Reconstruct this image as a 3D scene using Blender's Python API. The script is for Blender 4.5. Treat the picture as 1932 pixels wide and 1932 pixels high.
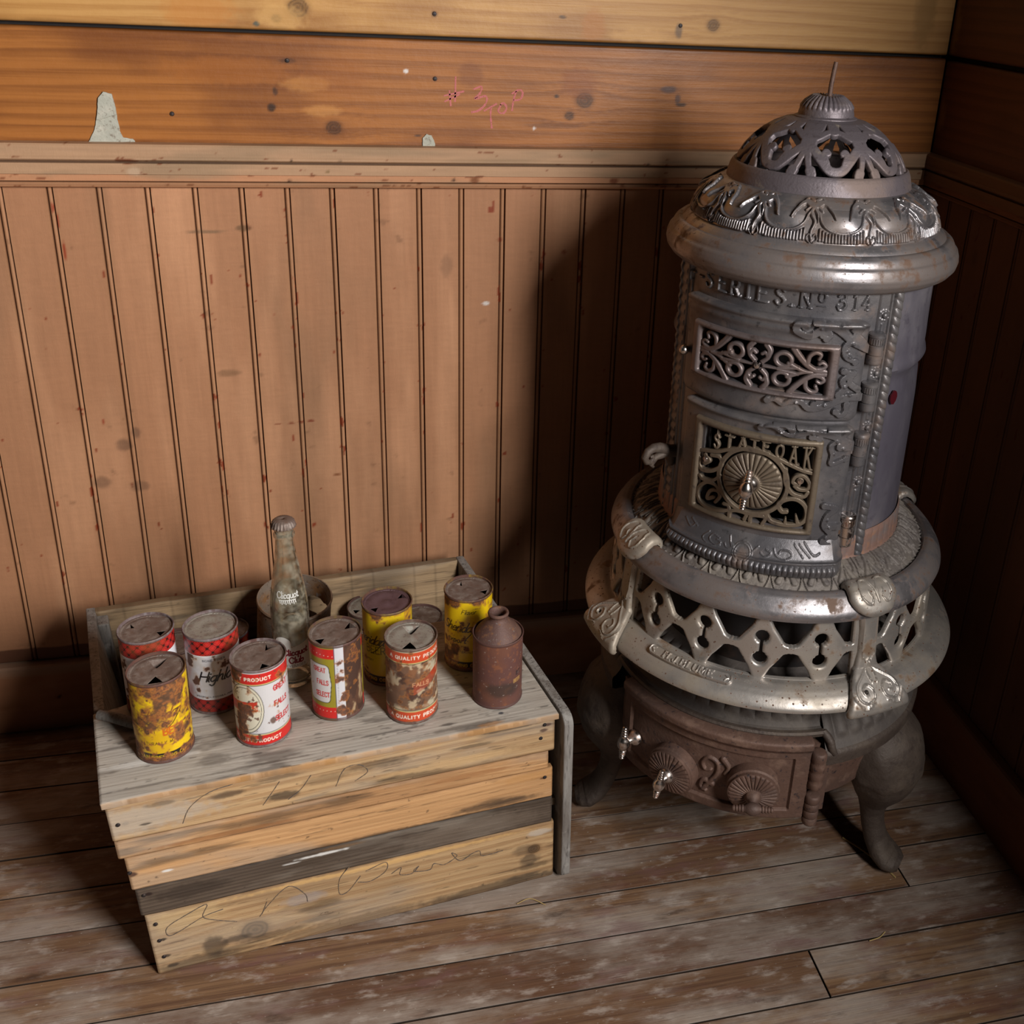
import bpy, math, random
import numpy as np
from mathutils import Vector, Matrix
from math import sin, cos, pi, radians

for o in list(bpy.data.objects):
    bpy.data.objects.remove(o, do_unlink=True)
sc = bpy.context.scene
col = sc.collection

# ------------------------------------------------------------------ camera
CAM = (-0.92649, -1.53027, 1.18887)
YAW, PITCH, ROLL, FPX, CX, CY = 0.25206, 0.38722, 0.05423, 1960.716, 1130.24, 738.60
def cam_axes():
    f = np.array([sin(YAW)*cos(PITCH), cos(YAW)*cos(PITCH), -sin(PITCH)])
    r = np.array([cos(YAW), -sin(YAW), 0.0]); u = np.cross(r, f)
    c, s = cos(ROLL), sin(ROLL)
    return c*r+s*u, -s*r+c*u, f
r_, u_, f_ = cam_axes()
cd = bpy.data.cameras.new('camera'); cam = bpy.data.objects.new('camera', cd); col.objects.link(cam)
cam.matrix_world = Matrix(((r_[0], u_[0], -f_[0], CAM[0]), (r_[1], u_[1], -f_[1], CAM[1]),
                           (r_[2], u_[2], -f_[2], CAM[2]), (0, 0, 0, 1)))
cd.sensor_width = 36.0; cd.lens = 36.0*FPX/1932
cd.shift_x = (966-CX)/1932; cd.shift_y = -(966-CY)/1932; cd.clip_start = .01
sc.camera = cam

# ------------------------------------------------------------------ world, light, exposure
w = bpy.data.worlds.new('world'); sc.world = w; w.use_nodes = True
bg = w.node_tree.nodes['Background']
bg.inputs[0].default_value = (.62, .60, .58, 1); bg.inputs[1].default_value = .008
def area(name, loc, target, sx, sy, power, color):
    l = bpy.data.lights.new(name, 'AREA'); l.shape = 'RECTANGLE'; l.size = sx; l.size_y = sy
    l.energy = power; l.color = color
    o = bpy.data.objects.new(name, l); col.objects.link(o); o.location = loc
    o.rotation_euler = (Vector(target)-Vector(loc)).to_track_quat('-Z', 'Y').to_euler()
    return o
# daylight through the window in the right wall, near the camera
area('window_daylight', (.012, -2.0, 1.42), (-1.0, -1.97, 1.34), .75, .80, 134, (1.0, .96, .91))
vs = sc.view_settings
vs.view_transform = 'Standard'; vs.look = 'None'; vs.gamma = 1; vs.use_curve_mapping = False
vs.exposure = 0.0

# ------------------------------------------------------------------ numpy noise
def _h(ix, iy, seed):
    n = (ix.astype(np.int64)*374761393 + iy.astype(np.int64)*668265263 + seed*1274126177) & 0xffffffff
    n = ((n ^ (n >> 13))*1274126177) & 0xffffffff
    return ((n ^ (n >> 16)) & 0xffff)/65535.0
def vn(x, y, seed=0):
    xi = np.floor(x); yi = np.floor(y); fx = x-xi; fy = y-yi
    fx = fx*fx*(3-2*fx); fy = fy*fy*(3-2*fy)
    a = _h(xi, yi, seed); b = _h(xi+1, yi, seed); c = _h(xi, yi+1, seed); d = _h(xi+1, yi+1, seed)
    return (a+(b-a)*fx)*(1-fy)+(c+(d-c)*fx)*fy
def fbm(x, y, o=4, seed=0):
    s = 0; a = .5; t = 0
    for k in range(o):
        s = s+a*vn(x, y, seed+k*17); t += a; a *= .5; x = x*2.03+5.1; y = y*2.03+3.7
    return s/t
def sst(a, b, x):
    t = np.clip((x-a)/(b-a), 0, 1); return t*t*(3-2*t)
def mix3(A, B, m):
    return A+(np.asarray(B, float)-A)*m[..., None]
def srgb(r, g, b):
    f = lambda c: (c/12.92 if c <= .04045 else ((c+.055)/1.055)**2.4)
    return np.array([f(r/255), f(g/255), f(b/255)])

# ------------------------------------------------------------------ materials
def _nt(name):
    m = bpy.data.materials.new(name); m.use_nodes = True
    nt = m.node_tree; return m, nt, nt.nodes['Principled BSDF']
def mathn(nt, op, a, b):
    n = nt.nodes.new('ShaderNodeMath'); n.operation = op
    for i, v in enumerate((a, b)):
        if hasattr(v, 'links'): nt.links.new(v, n.inputs[i])
        else: n.inputs[i].default_value = v
    return n.outputs[0]
def texfac(nt, kind, scale, detail, lo, hi, tc):
    mp = nt.nodes.new('ShaderNodeMapping'); nt.links.new(tc, mp.inputs[0])
    if not isinstance(scale, (tuple, list)): scale = (scale,)*3
    mp.inputs['Scale'].default_value = scale
    if kind == 'v':
        t = nt.nodes.new('ShaderNodeTexVoronoi'); nt.links.new(mp.outputs[0], t.inputs[0]); t.inputs['Scale'].default_value = 1; out = t.outputs['Distance']
    else:
        t = nt.nodes.new('ShaderNodeTexNoise'); nt.links.new(mp.outputs[0], t.inputs[0])
        t.inputs['Scale'].default_value = 1; t.inputs['Detail'].default_value = detail; t.inputs['Roughness'].default_value = .6; out = t.outputs[0]
    r = nt.nodes.new('ShaderNodeMapRange'); r.interpolation_type = 'SMOOTHSTEP'
    nt.links.new(out, r.inputs[0]); r.inputs[1].default_value = lo; r.inputs[2].default_value = hi
    return r.outputs[0]
def lerp(nt, a, b, f, vec=False):
    n = nt.nodes.new('ShaderNodeMix'); n.data_type = 'RGBA' if vec else 'FLOAT'
    ia, ib = (n.inputs[6], n.inputs[7]) if vec else (n.inputs[2], n.inputs[3])
    nt.links.new(f, n.inputs[0])
    for i, v in ((ia, a), (ib, b)):
        if hasattr(v, 'links'): nt.links.new(v, i)
        else: i.default_value = (*v, 1) if vec else v
    return n.outputs[2] if vec else n.outputs[0]
def mat(name, base, layers=(), rough=.6, metal=0.0, bump=(), spec=.5, attr=None, arough=None, ametal=None):
    """layers: (kind, scale, detail, lo, hi, colour, rough or None, metal or None)"""
    m, nt, b = _nt(name)
    tc = nt.nodes.new('ShaderNodeTexCoord').outputs['Object']
    C, Rr, Mt = base, rough, metal
    if attr:
        a = nt.nodes.new('ShaderNodeAttribute'); a.attribute_name = 'Col'
        C = a.outputs['Color']
        if arough is not None: Rr = lerp(nt, rough, arough, a.outputs['Alpha'])
        if ametal is not None: Mt = lerp(nt, metal, ametal, a.outputs['Alpha'])
    for (k, s, d, lo, hi, c, rg, mt) in layers:
        f = texfac(nt, k, s, d, lo, hi, tc)
        if c is not None: C = lerp(nt, C, tuple(c), f, True)
        if rg is not None: Rr = lerp(nt, Rr, rg, f)
        if mt is not None: Mt = lerp(nt, Mt, mt, f)
    for v, nm in ((C, 'Base Color'), (Rr, 'Roughness'), (Mt, 'Metallic')):
        if hasattr(v, 'links'): nt.links.new(v, b.inputs[nm])
        else: b.inputs[nm].default_value = (*v, 1) if nm == 'Base Color' else v
    b.inputs['Specular IOR Level'].default_value = spec
    prev = None
    for (s, st, dist) in bump:
        t = texfac(nt, 'n', s, 5, 0, 1, tc)
        bn = nt.nodes.new('ShaderNodeBump'); bn.inputs['Strength'].default_value = st; bn.inputs['Distance'].default_value = dist
        nt.links.new(t, bn.inputs['Height'])
        if prev: nt.links.new(prev, bn.inputs['Normal'])
        prev = bn.outputs[0]
    if prev: nt.links.new(prev, b.inputs['Normal'])
    return m
RUST = (.10, .042, .022)
M = {}
M['iron'] = mat('cast_iron', (.115, .111, .122), [('n', 9, 6, .42, .68, (.20, .185, .185), .48, None), ('n', 14, 6, .52, .70, (.15, .105, .085), .7, .1), ('n', 120, 3, .55, .8, (.06, .057, .06), None, None)], .38, .5, [((160,)*3, .2, .001), ((700,)*3, .2, .0005)])
M['iron_dark'] = mat('sooty_iron', (.016, .014, .015), [('n', 30, 5, .5, .75, (.045, .028, .022), .8, None)], .7, .2)
M['iron_dust'] = mat('dusty_iron', (.15, .13, .12), [('n', 14, 6, .42, .7, (.215, .185, .155), .75, .05), ('n', 60, 5, .5, .75, (.085, .072, .07), None, None)], .6, .22, [((200,)*3, .3, .0015)])
M['rim'] = mat('tarnished_plate', (.29, .275, .29), [('n', 11, 6, .42, .62, (.19, .16, .15), .55, .4), ('n', 45, 6, .52, .66, (.14, .085, .06), .7, .2), ('n', 260, 3, .62, .72, (.10, .055, .035), .8, 0.0)], .36, .8, [((120,)*3, .2, .001)])
M['nickel'] = mat('worn_nickel', (.44, .41, .385), [('n', 8, 6, .40, .62, (.31, .265, .215), .55, .35), ('n', 30, 6, .57, .68, (.20, .135, .09), .65, .25), ('v', 130, 0, .22, .08, (.09, .04, .02), .8, .0), ('n', 420, 3, .63, .72, (.12, .06, .03), .8, 0.0)], .40, .75, [((150,)*3, .15, .001)])
M['nickel_small'] = mat('polished_nickel', (.55, .50, .47), [('n', 90, 5, .5, .7, (.25, .14, .10), .5, .5)], .25, 1.0)
M['bowl'] = mat('dull_brown_iron', (.085, .072, .066), [('n', 14, 6, .42, .7, (.13, .11, .095), .8, .0), ('n', 60, 5, .5, .75, (.07, .058, .054), None, None)], .65, .2, [((240,)*3, .35, .0012)])
M['leg'] = mat('brown_iron', (.075, .056, .046), [('n', 14, 6, .45, .7, (.11, .083, .064), .7, None), ('n', 60, 5, .5, .72, (.05, .035, .03), None, None)], .6, .25, [((160,)*3, .4, .002)])
M['rusty'] = mat('rusty_iron', (.125, .070, .052), [('n', 14, 6, .45, .7, (.09, .055, .045), .6, None), ('n', 45, 6, .5, .72, (.19, .115, .085), .75, None), ('n', 110, 5, .58, .72, (.05, .04, .045), .5, .5)], .62, .2, [((300,)*3, .35, .001)])
M['bronze'] = mat('bronzed_iron', (.165, .128, .092), [('n', 20, 6, .45, .7, (.12, .09, .07), .55, None), ('n', 80, 5, .55, .75, (.075, .055, .045), .7, None)], .5, .4, [((260,)*3, .3, .0008)])
M['grille'] = mat('purple_brown_iron', (.19, .155, .155), [('n', 18, 6, .45, .7, (.15, .105, .09), .6, None), ('n', 90, 5, .55, .75, (.10, .075, .07), None, None)], .45, .55, [((260,)*3, .3, .0008)])
M['domem'] = mat('dull_casting', (.165, .14, .155), [('n', 13, 6, .45, .68, (.20, .15, .135), .7, None), ('n', 40, 6, .6, .74, (.30, .25, .20), .7, None), ('n', 140, 4, .55, .8, (.09, .07, .075), None, None)], .5, .45, [((350,)*3, .35, .0008)])
M['sheet'] = mat('blued_sheet_iron', (.115, .105, .135), [('n', (7, 7, 2.5), 6, .40, .66, (.24, .225, .25), .45, None), ('n', (14, 14, 5), 6, .56, .7, (.24, .135, .095), .6, .2), ('n', 50, 5, .55, .75, (.10, .09, .115), None, None)], .38, .35, [((40,)*3, .15, .002)])
M['red_scale'] = mat('reddened_iron', (.26, .155, .125), [('n', 30, 5, .45, .7, (.20, .17, .17), .6, None), ('n', 120, 4, .5, .7, (.32, .17, .11), .7, None)], .6, .3, [((300,)*3, .3, .0008)])
M['painted'] = mat('painted_boards', (1, 1, 1), [], .62, 0, [((900, 900, 60), .25, .0006), ((30, 30, 30), .2, .003)], .3, attr=True)
M['wood'] = mat('bare_wood', (1, 1, 1), [], .68, 0, [((60, 900, 900), .35, .0008)], .3, attr=True, arough=.4)
M['varnish'] = mat('varnished_board', (1, 1, 1), [], .42, 0, [((14, 300, 300), .25, .001), ((60, 60, 60), .15, .002)], .45, attr=True, arough=.7)
M['tin'] = mat('printed_tin', (1, 1, 1), [], .34, .0, [((500,)*3, .12, .0006)], .5, attr=True, arough=.75)
M['tinlid'] = mat('rusty_tin', (.17, .12, .10), [('n', 60, 6, .42, .68, (.27, .225, .20), .6, .3), ('n', 130, 5, .5, .7, (.12, .065, .045), .8, 0)], .6, .35, [((500,)*3, .3, .0006)])
M['tinlid_grey'] = mat('grey_tin', (.33, .31, .27), [('n', 80, 6, .45, .68, (.23, .17, .14), .7, .2), ('n', 200, 5, .5, .7, (.17, .12, .10), .8, 0)], .55, .4, [((500,)*3, .3, .0006)])
M['tinlid_purple'] = mat('purple_tin', (.13, .075, .085), [('n', 80, 6, .45, .68, (.09, .045, .05), .7, .2)], .55, .3, [((500,)*3, .3, .0006)])
M['rusttin'] = mat('brown_rusted_tin', (.115, .06, .05), [('n', 25, 6, .45, .7, (.16, .085, .06), .8, None), ('n', 120, 6, .55, .72, (.24, .11, .05), .85, None), ('n', 300, 4, .6, .75, (.2, .18, .17), None, None)], .62, .25, [((600,)*3, .4, .0006)])
M['orange_rust'] = mat('orange_rusted_tin', (.27, .215, .17), [('n', 22, 6, .42, .66, (.24, .115, .04), .85, 0), ('n', 90, 6, .55, .7, (.30, .27, .25), .6, .3), ('n', 160, 5, .55, .7, (.08, .04, .025), .85, 0)], .6, .3, [((500,)*3, .4, .0008)])
M['black_in'] = mat('dark_tin_inside', (.02, .013, .01), [], .9)
def glassmat():
    m, nt, b = _nt('dusty_glass')
    b.inputs['Base Color'].default_value = (.90, .92, .86, 1); b.inputs['Roughness'].default_value = .05
    b.inputs['Transmission Weight'].default_value = 1; b.inputs['IOR'].default_value = 1.5
    d = nt.nodes.new('ShaderNodeBsdfDiffuse'); d.inputs[0].default_value = (.46, .43, .34, 1)
    tc = nt.nodes.new('ShaderNodeTexCoord').outputs['Object']
    f = texfac(nt, 'n', 70, 6, .38, .75, tc); f2 = texfac(nt, 'n', 300, 3, .5, .8, tc)
    mx = nt.nodes.new('ShaderNodeMixShader')
    nt.links.new(mathn(nt, 'ADD', mathn(nt, 'MULTIPLY', f, .4), mathn(nt, 'MULTIPLY', f2, .25)), mx.inputs[0])
    nt.links.new(b.outputs[0], mx.inputs[1]); nt.links.new(d.outputs[0], mx.inputs[2])
    nt.links.new(mx.outputs[0], nt.nodes['Material Output'].inputs[0]); return m
M['glass'] = glassmat()
M['white'] = mat('white_print', (.66, .66, .64), [('n', 300, 4, .6, .75, (.3, .27, .2), None, None)], .5)
M['redprint'] = mat('dark_red_print', (.20, .008, .02), [], .5)
M['greyprint'] = mat('grey_print', (.25, .24, .23), [], .5)
M['paper'] = mat('old_plaster_paper', (.42, .42, .36), [('n', 60, 5, .4, .7, (.52, .50, .43), None, None), ('n', 200, 4, .55, .7, (.25, .22, .18), None, None)], .9, 0, [((300,)*3, .4, .001)])
M['chalk'] = mat('pink_chalk', (.55, .17, .17), [('n', 700, 4, .5, .75, (.30, .09, .05), None, None)], .9)
M['pencil'] = mat('pencil_line', (.11, .09, .08), [('n', 250, 4, .45, .65, (.24, .17, .11), None, None)], .7)
M['nail'] = mat('rusty_nail', (.035, .03, .032), [('n', 300, 4, .5, .7, (.09, .06, .05), None, None)], .55, .5)
M['straw'] = mat('dry_straw', (.42, .30, .12), [], .8)
M['redglass'] = mat('red_wax', (.06, .006, .01), [], .3)

# ------------------------------------------------------------------ object helpers
def tag(o, label, cat, group=None):
    o['label'] = label; o['category'] = cat
    if group: o['group'] = group
    return o
def struct(o): o['kind'] = 'structure'; return o
def empty(name, loc, label=None, cat=None, group=None, rot=(0, 0, 0)):
    o = bpy.data.objects.new(name, None); col.objects.link(o); o.location = loc; o.rotation_euler = rot
    o.empty_display_size = .05
    if label: tag(o, label, cat, group)
    return o
def mesh(name, V, F, m, parent=None, cols=None, sharp=40, flat=False):
    me = bpy.data.meshes.new(name)
    V = np.asarray(V, np.float32).reshape(-1, 3)
    if isinstance(F, np.ndarray):
        n = len(F); k = F.shape[1]
        me.vertices.add(len(V)); me.vertices.foreach_set('co', V.ravel())
        me.loops.add(n*k); me.loops.foreach_set('vertex_index', F.astype(np.int32).ravel())
        me.polygons.add(n); me.polygons.foreach_set('loop_start', np.arange(n, dtype=np.int32)*k)
        me.update(calc_edges=True)
    else:
        me.from_pydata(V.tolist(), [], F); me.update()
    me.validate()
    if not flat:
        me.polygons.foreach_set('use_smooth', np.ones(len(me.polygons), bool)); me.set_sharp_from_angle(angle=radians(sharp))
    if cols is not None:
        a = me.color_attributes.new('Col', 'FLOAT_COLOR', 'POINT')
        c = np.asarray(cols, np.float32).reshape(-1, cols.shape[-1])
        if c.shape[1] == 3: c = np.c_[c, np.zeros(len(c), np.float32)]
        a.data.foreach_set('color', c.astype(np.float32).ravel())
    me.materials.append(m)
    o = bpy.data.objects.new(name, me); col.objects.link(o)
    if parent: o.parent = parent
    return o
def gridF(n, k, cu=False, cv=False, off=0):
    i = np.arange(n if cu else n-1); j = np.arange(k if cv else k-1)
    I, J = np.meshgrid(i, j, indexing='ij'); I2 = (I+1) % n; J2 = (J+1) % k
    return np.stack([I*k+J, I2*k+J, I2*k+J2, I*k+J2], -1).reshape(-1, 4)+off
def grid(name, P, m, parent=None, cu=False, cv=False, cols=None, sharp=40, flip=False):
    F = gridF(P.shape[0], P.shape[1], cu, cv)
    if flip: F = F[:, ::-1]
    return mesh(name, P.reshape(-1, 3), F, m, parent, cols, sharp)
class MB:
    """collects shapes into one mesh"""
    def __init__(s): s.V = []; s.F = []
    def add(s, V, F):
        o = len(s.V); s.V += [tuple(map(float, v)) for v in V]; s.F += [tuple(int(i)+o for i in f) for f in F]
    def box(s, a, b, T=None):
        (x0, y0, z0), (x1, y1, z1) = a, b
        V = [(x0, y0, z0), (x1, y0, z0), (x1, y1, z0), (x0, y1, z0), (x0, y0, z1), (x1, y0, z1), (x1, y1, z1), (x0, y1, z1)]
        if T: V = [T(*v) for v in V]
        s.add(V, [(3, 2, 1, 0), (4, 5, 6, 7), (0, 1, 5, 4), (1, 2, 6, 5), (2, 3, 7, 6), (3, 0, 4, 7)])
    def tube(s, pts, rad, n=8, caps=True, squash=None):
        pts = [Vector(p) for p in pts]; rad = rad if hasattr(rad, '__len__') else [rad]*len(pts)
        up = Vector((0, 0, 1)); V = []; pn = None
        for i, p in enumerate(pts):
            t = (pts[min(i+1, len(pts)-1)]-pts[max(i-1, 0)]).normalized()
            a = (pn-t*pn.dot(t)) if pn else t.cross(up if abs(t.z) < .95 else Vector((1, 0, 0)))
            a.normalize(); pn = a; b = t.cross(a)
            q = squash or 1
            for k in range(n):
                an = 2*pi*k/n; V.append(p+a*cos(an)*rad[i]+b*sin(an)*rad[i]*q)
        F = [(i*n+k, i*n+(k+1) % n, (i+1)*n+(k+1) % n, (i+1)*n+k) for i in range(len(pts)-1) for k in range(n)]
        if caps: F += [tuple(range(n))[::-1], tuple((len(pts)-1)*n+k for k in range(n))]
        s.add(V, F)
    def lathe(s, prof, n=32, T=None):
        """prof: (r, z) list; closed with fans where r == 0"""
        V = [(r*cos(2*pi*k/n), r*sin(2*pi*k/n), z) for r, z in prof for k in range(n)]
        if T is not None: V = [tuple(T @ Vector(v)) for v in V]
        F = [(i*n+k, i*n+(k+1) % n, (i+1)*n+(k+1) % n, (i+1)*n+k) for i in range(len(prof)-1) for k in range(n)]
        s.add(V, F)
    def ball(s, c, r, n=14, T=None):
        s.lathe([(max(r*sin(pi*i/n), 1e-5), -r*cos(pi*i/n)) for i in range(n+1)], 16, (T or Matrix.Identity(4)) @ Matrix.Translation(c))
    def prism(s, poly, z0, z1, T):
        n = len(poly); V = [T(x, y, z0) for x, y in poly]+[T(x, y, z1) for x, y in poly]
        s.add(V, [tuple(range(n))[::-1], tuple(range(n, 2*n))]+[(i, (i+1) % n, n+(i+1) % n, n+i) for i in range(n)])
    def build(s, name, m, parent=None, sharp=40, flat=False):
        return mesh(name, s.V, s.F, m, parent, sharp=sharp, flat=flat)
def bevel(o, w, seg=2):
    b = o.modifiers.new('bevel', 'BEVEL'); b.width = w; b.segments = seg; b.limit_method = 'ANGLE'; return o

# ------------------------------------------------------------------ signed distance strokes
def catmull(pts, n=6):
    P = np.array(pts, float)
    if len(P) < 3: return P
    Q = np.vstack([2*P[0]-P[1], P, 2*P[-1]-P[-2]]); out = []
    for i in range(1, len(Q)-2):
        for t in np.linspace(0, 1, n, endpoint=False):
            a, b, c, d = Q[i-1:i+3]
            out.append(.5*(2*b+(c-a)*t+(2*a-5*b+4*c-d)*t*t+(3*b-a-3*c+d)*t**3))
    out.append(P[-1]); return np.array(out)
class Field:
    def __init__(s, X, Y): s.X, s.Y = X, Y; s.d = np.full(X.shape, 1.0); s.x = X[:, 0]; s.y = Y[0, :]
    def stroke(s, pts, w0, w1=None, smooth=True, pad=.012):
        P = catmull(pts) if smooth else np.array(pts, float)
        w1 = w0 if w1 is None else w1; n = len(P)-1
        for i in range(n):
            a, b = P[i], P[i+1]; wa = w0+(w1-w0)*i/max(n, 1); wb = w0+(w1-w0)*(i+1)/max(n, 1); mg = max(wa, wb)+pad
            i0, i1 = np.searchsorted(s.x, [min(a[0], b[0])-mg, max(a[0], b[0])+mg]); j0, j1 = np.searchsorted(s.y, [min(a[1], b[1])-mg, max(a[1], b[1])+mg])
            if i1 <= i0 or j1 <= j0: continue
            x = s.X[i0:i1, j0:j1]; y = s.Y[i0:i1, j0:j1]; v = b-a; L = v@v+1e-18
            t = np.clip(((x-a[0])*v[0]+(y-a[1])*v[1])/L, 0, 1)
            d = np.hypot(x-a[0]-t*v[0], y-a[1]-t*v[1])-(wa+(wb-wa)*t)
            s.d[i0:i1, j0:j1] = np.minimum(s.d[i0:i1, j0:j1], d)
        return s
    def circ(s, cx, cy, r, ax=1., ay=1.): s.d = np.minimum(s.d, (np.hypot((s.X-cx)/ax, (s.Y-cy)/ay)-r)*min(ax, ay)); return s
    def ring(s, cx, cy, r, w, ax=1., ay=1.): s.d = np.minimum(s.d, abs((np.hypot((s.X-cx)/ax, (s.Y-cy)/ay)-r)*min(ax, ay))-w); return s
    def box(s, x0, x1, y0, y1, r=0.0): s.d = np.minimum(s.d, sdbox(s.X, s.Y, x0, x1, y0, y1, r)); return s
    def sub(s, d): s.d = np.maximum(s.d, -d); return s
def sdbox(X, Y, x0, x1, y0, y1, r=0.0):
    qx = abs(X-(x0+x1)/2)-(x1-x0)/2+r; qy = abs(Y-(y0+y1)/2)-(y1-y0)/2+r
    return np.hypot(np.maximum(qx, 0), np.maximum(qy, 0))+np.minimum(np.maximum(qx, qy), 0)-r
def rnd(d, w, h):
    """rounded casting profile: 0 at the edge, h inside"""
    t = np.clip(-d/w, 0, 1); return h*np.sqrt(np.clip(1-(1-t)**2, 0, 1))
def cut(name, xs, ys, F, H, mp, t, m, parent=None, sharp=35, border=True):
    """sheet over the grid xs x ys where F < 0 (None: everywhere), raised by H, of thickness t"""
    n, k = len(xs), len(ys)
    X, Y = np.meshgrid(xs, ys, indexing='ij')
    if F is None: F = np.full((n, k), -1.0)
    if H is None: H = np.zeros((n, k))
    F = np.where(abs(F) < 1e-7, -1e-7, F); ins = F < 0
    px, py, ph = X.ravel(), Y.ravel(), H.ravel()
    ex, ey, eh = [], [], []; polys = []
    c4 = ins[:-1, :-1]*1+ins[1:, :-1]*1+ins[1:, 1:]*1+ins[:-1, 1:]*1
    I, J = np.nonzero(c4 == 4)
    quads = np.stack([I*k+J, (I+1)*k+J, (I+1)*k+J+1, I*k+J+1], -1)
    polys = quads.tolist(); ed = {}
    Fr = F.ravel(); N0 = n*k
    def cross(a, b):
        key = (a, b) if a < b else (b, a)
        if key in ed: return ed[key]
        a, b = key; s = min(max(Fr[a]/(Fr[a]-Fr[b]), .02), .98)
        ex.append(px[a]+(px[b]-px[a])*s); ey.append(py[a]+(py[b]-py[a])*s)
        eh.append((ph[a] if Fr[a] < 0 else ph[b])*.0+min(ph[a], ph[b])*1.0)
        ed[key] = N0+len(ex)-1; return ed[key]
    I, J = np.nonzero((c4 > 0) & (c4 < 4))
    for i, j in zip(I.tolist(), J.tolist()):
        q = [i*k+j, (i+1)*k+j, (i+1)*k+j+1, i*k+j+1]; pl = []
        for e in range(4):
            a, b = q[e], q[(e+1) % 4]; ia, ib = Fr[a] < 0, Fr[b] < 0
            if ia: pl.append(a)
            if ia != ib: pl.append(cross(a, b))
        if len(pl) > 2: polys.append(pl)
    px = np.r_[px, ex]; py = np.r_[py, ey]; ph = np.r_[ph, eh]
    used = np.unique(np.concatenate([np.array(p) for p in polys])) if len(polys) else np.array([], int)
    re = np.full(len(px), -1); re[used] = np.arange(len(used)); nu = len(used)
    top = np.stack(mp(px[used], py[used], ph[used]), -1); bot = np.stack(mp(px[used], py[used], np.full(nu, -t)), -1)
    faces = [[int(re[a]) for a in p] for p in polys]
    cnt = {}
    for p in faces:
        for e in range(len(p)):
            a, b = p[e], p[(e+1) % len(p)]; cnt[(a, b)] = 1
    side = [(a, a+nu, b+nu, b) for (a, b) in cnt if (b, a) not in cnt]
    low = [[a+nu for a in p[::-1]] for p in faces]
    return mesh(name, np.vstack([top, bot]), faces+low+side, m, parent, sharp=sharp)

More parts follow.
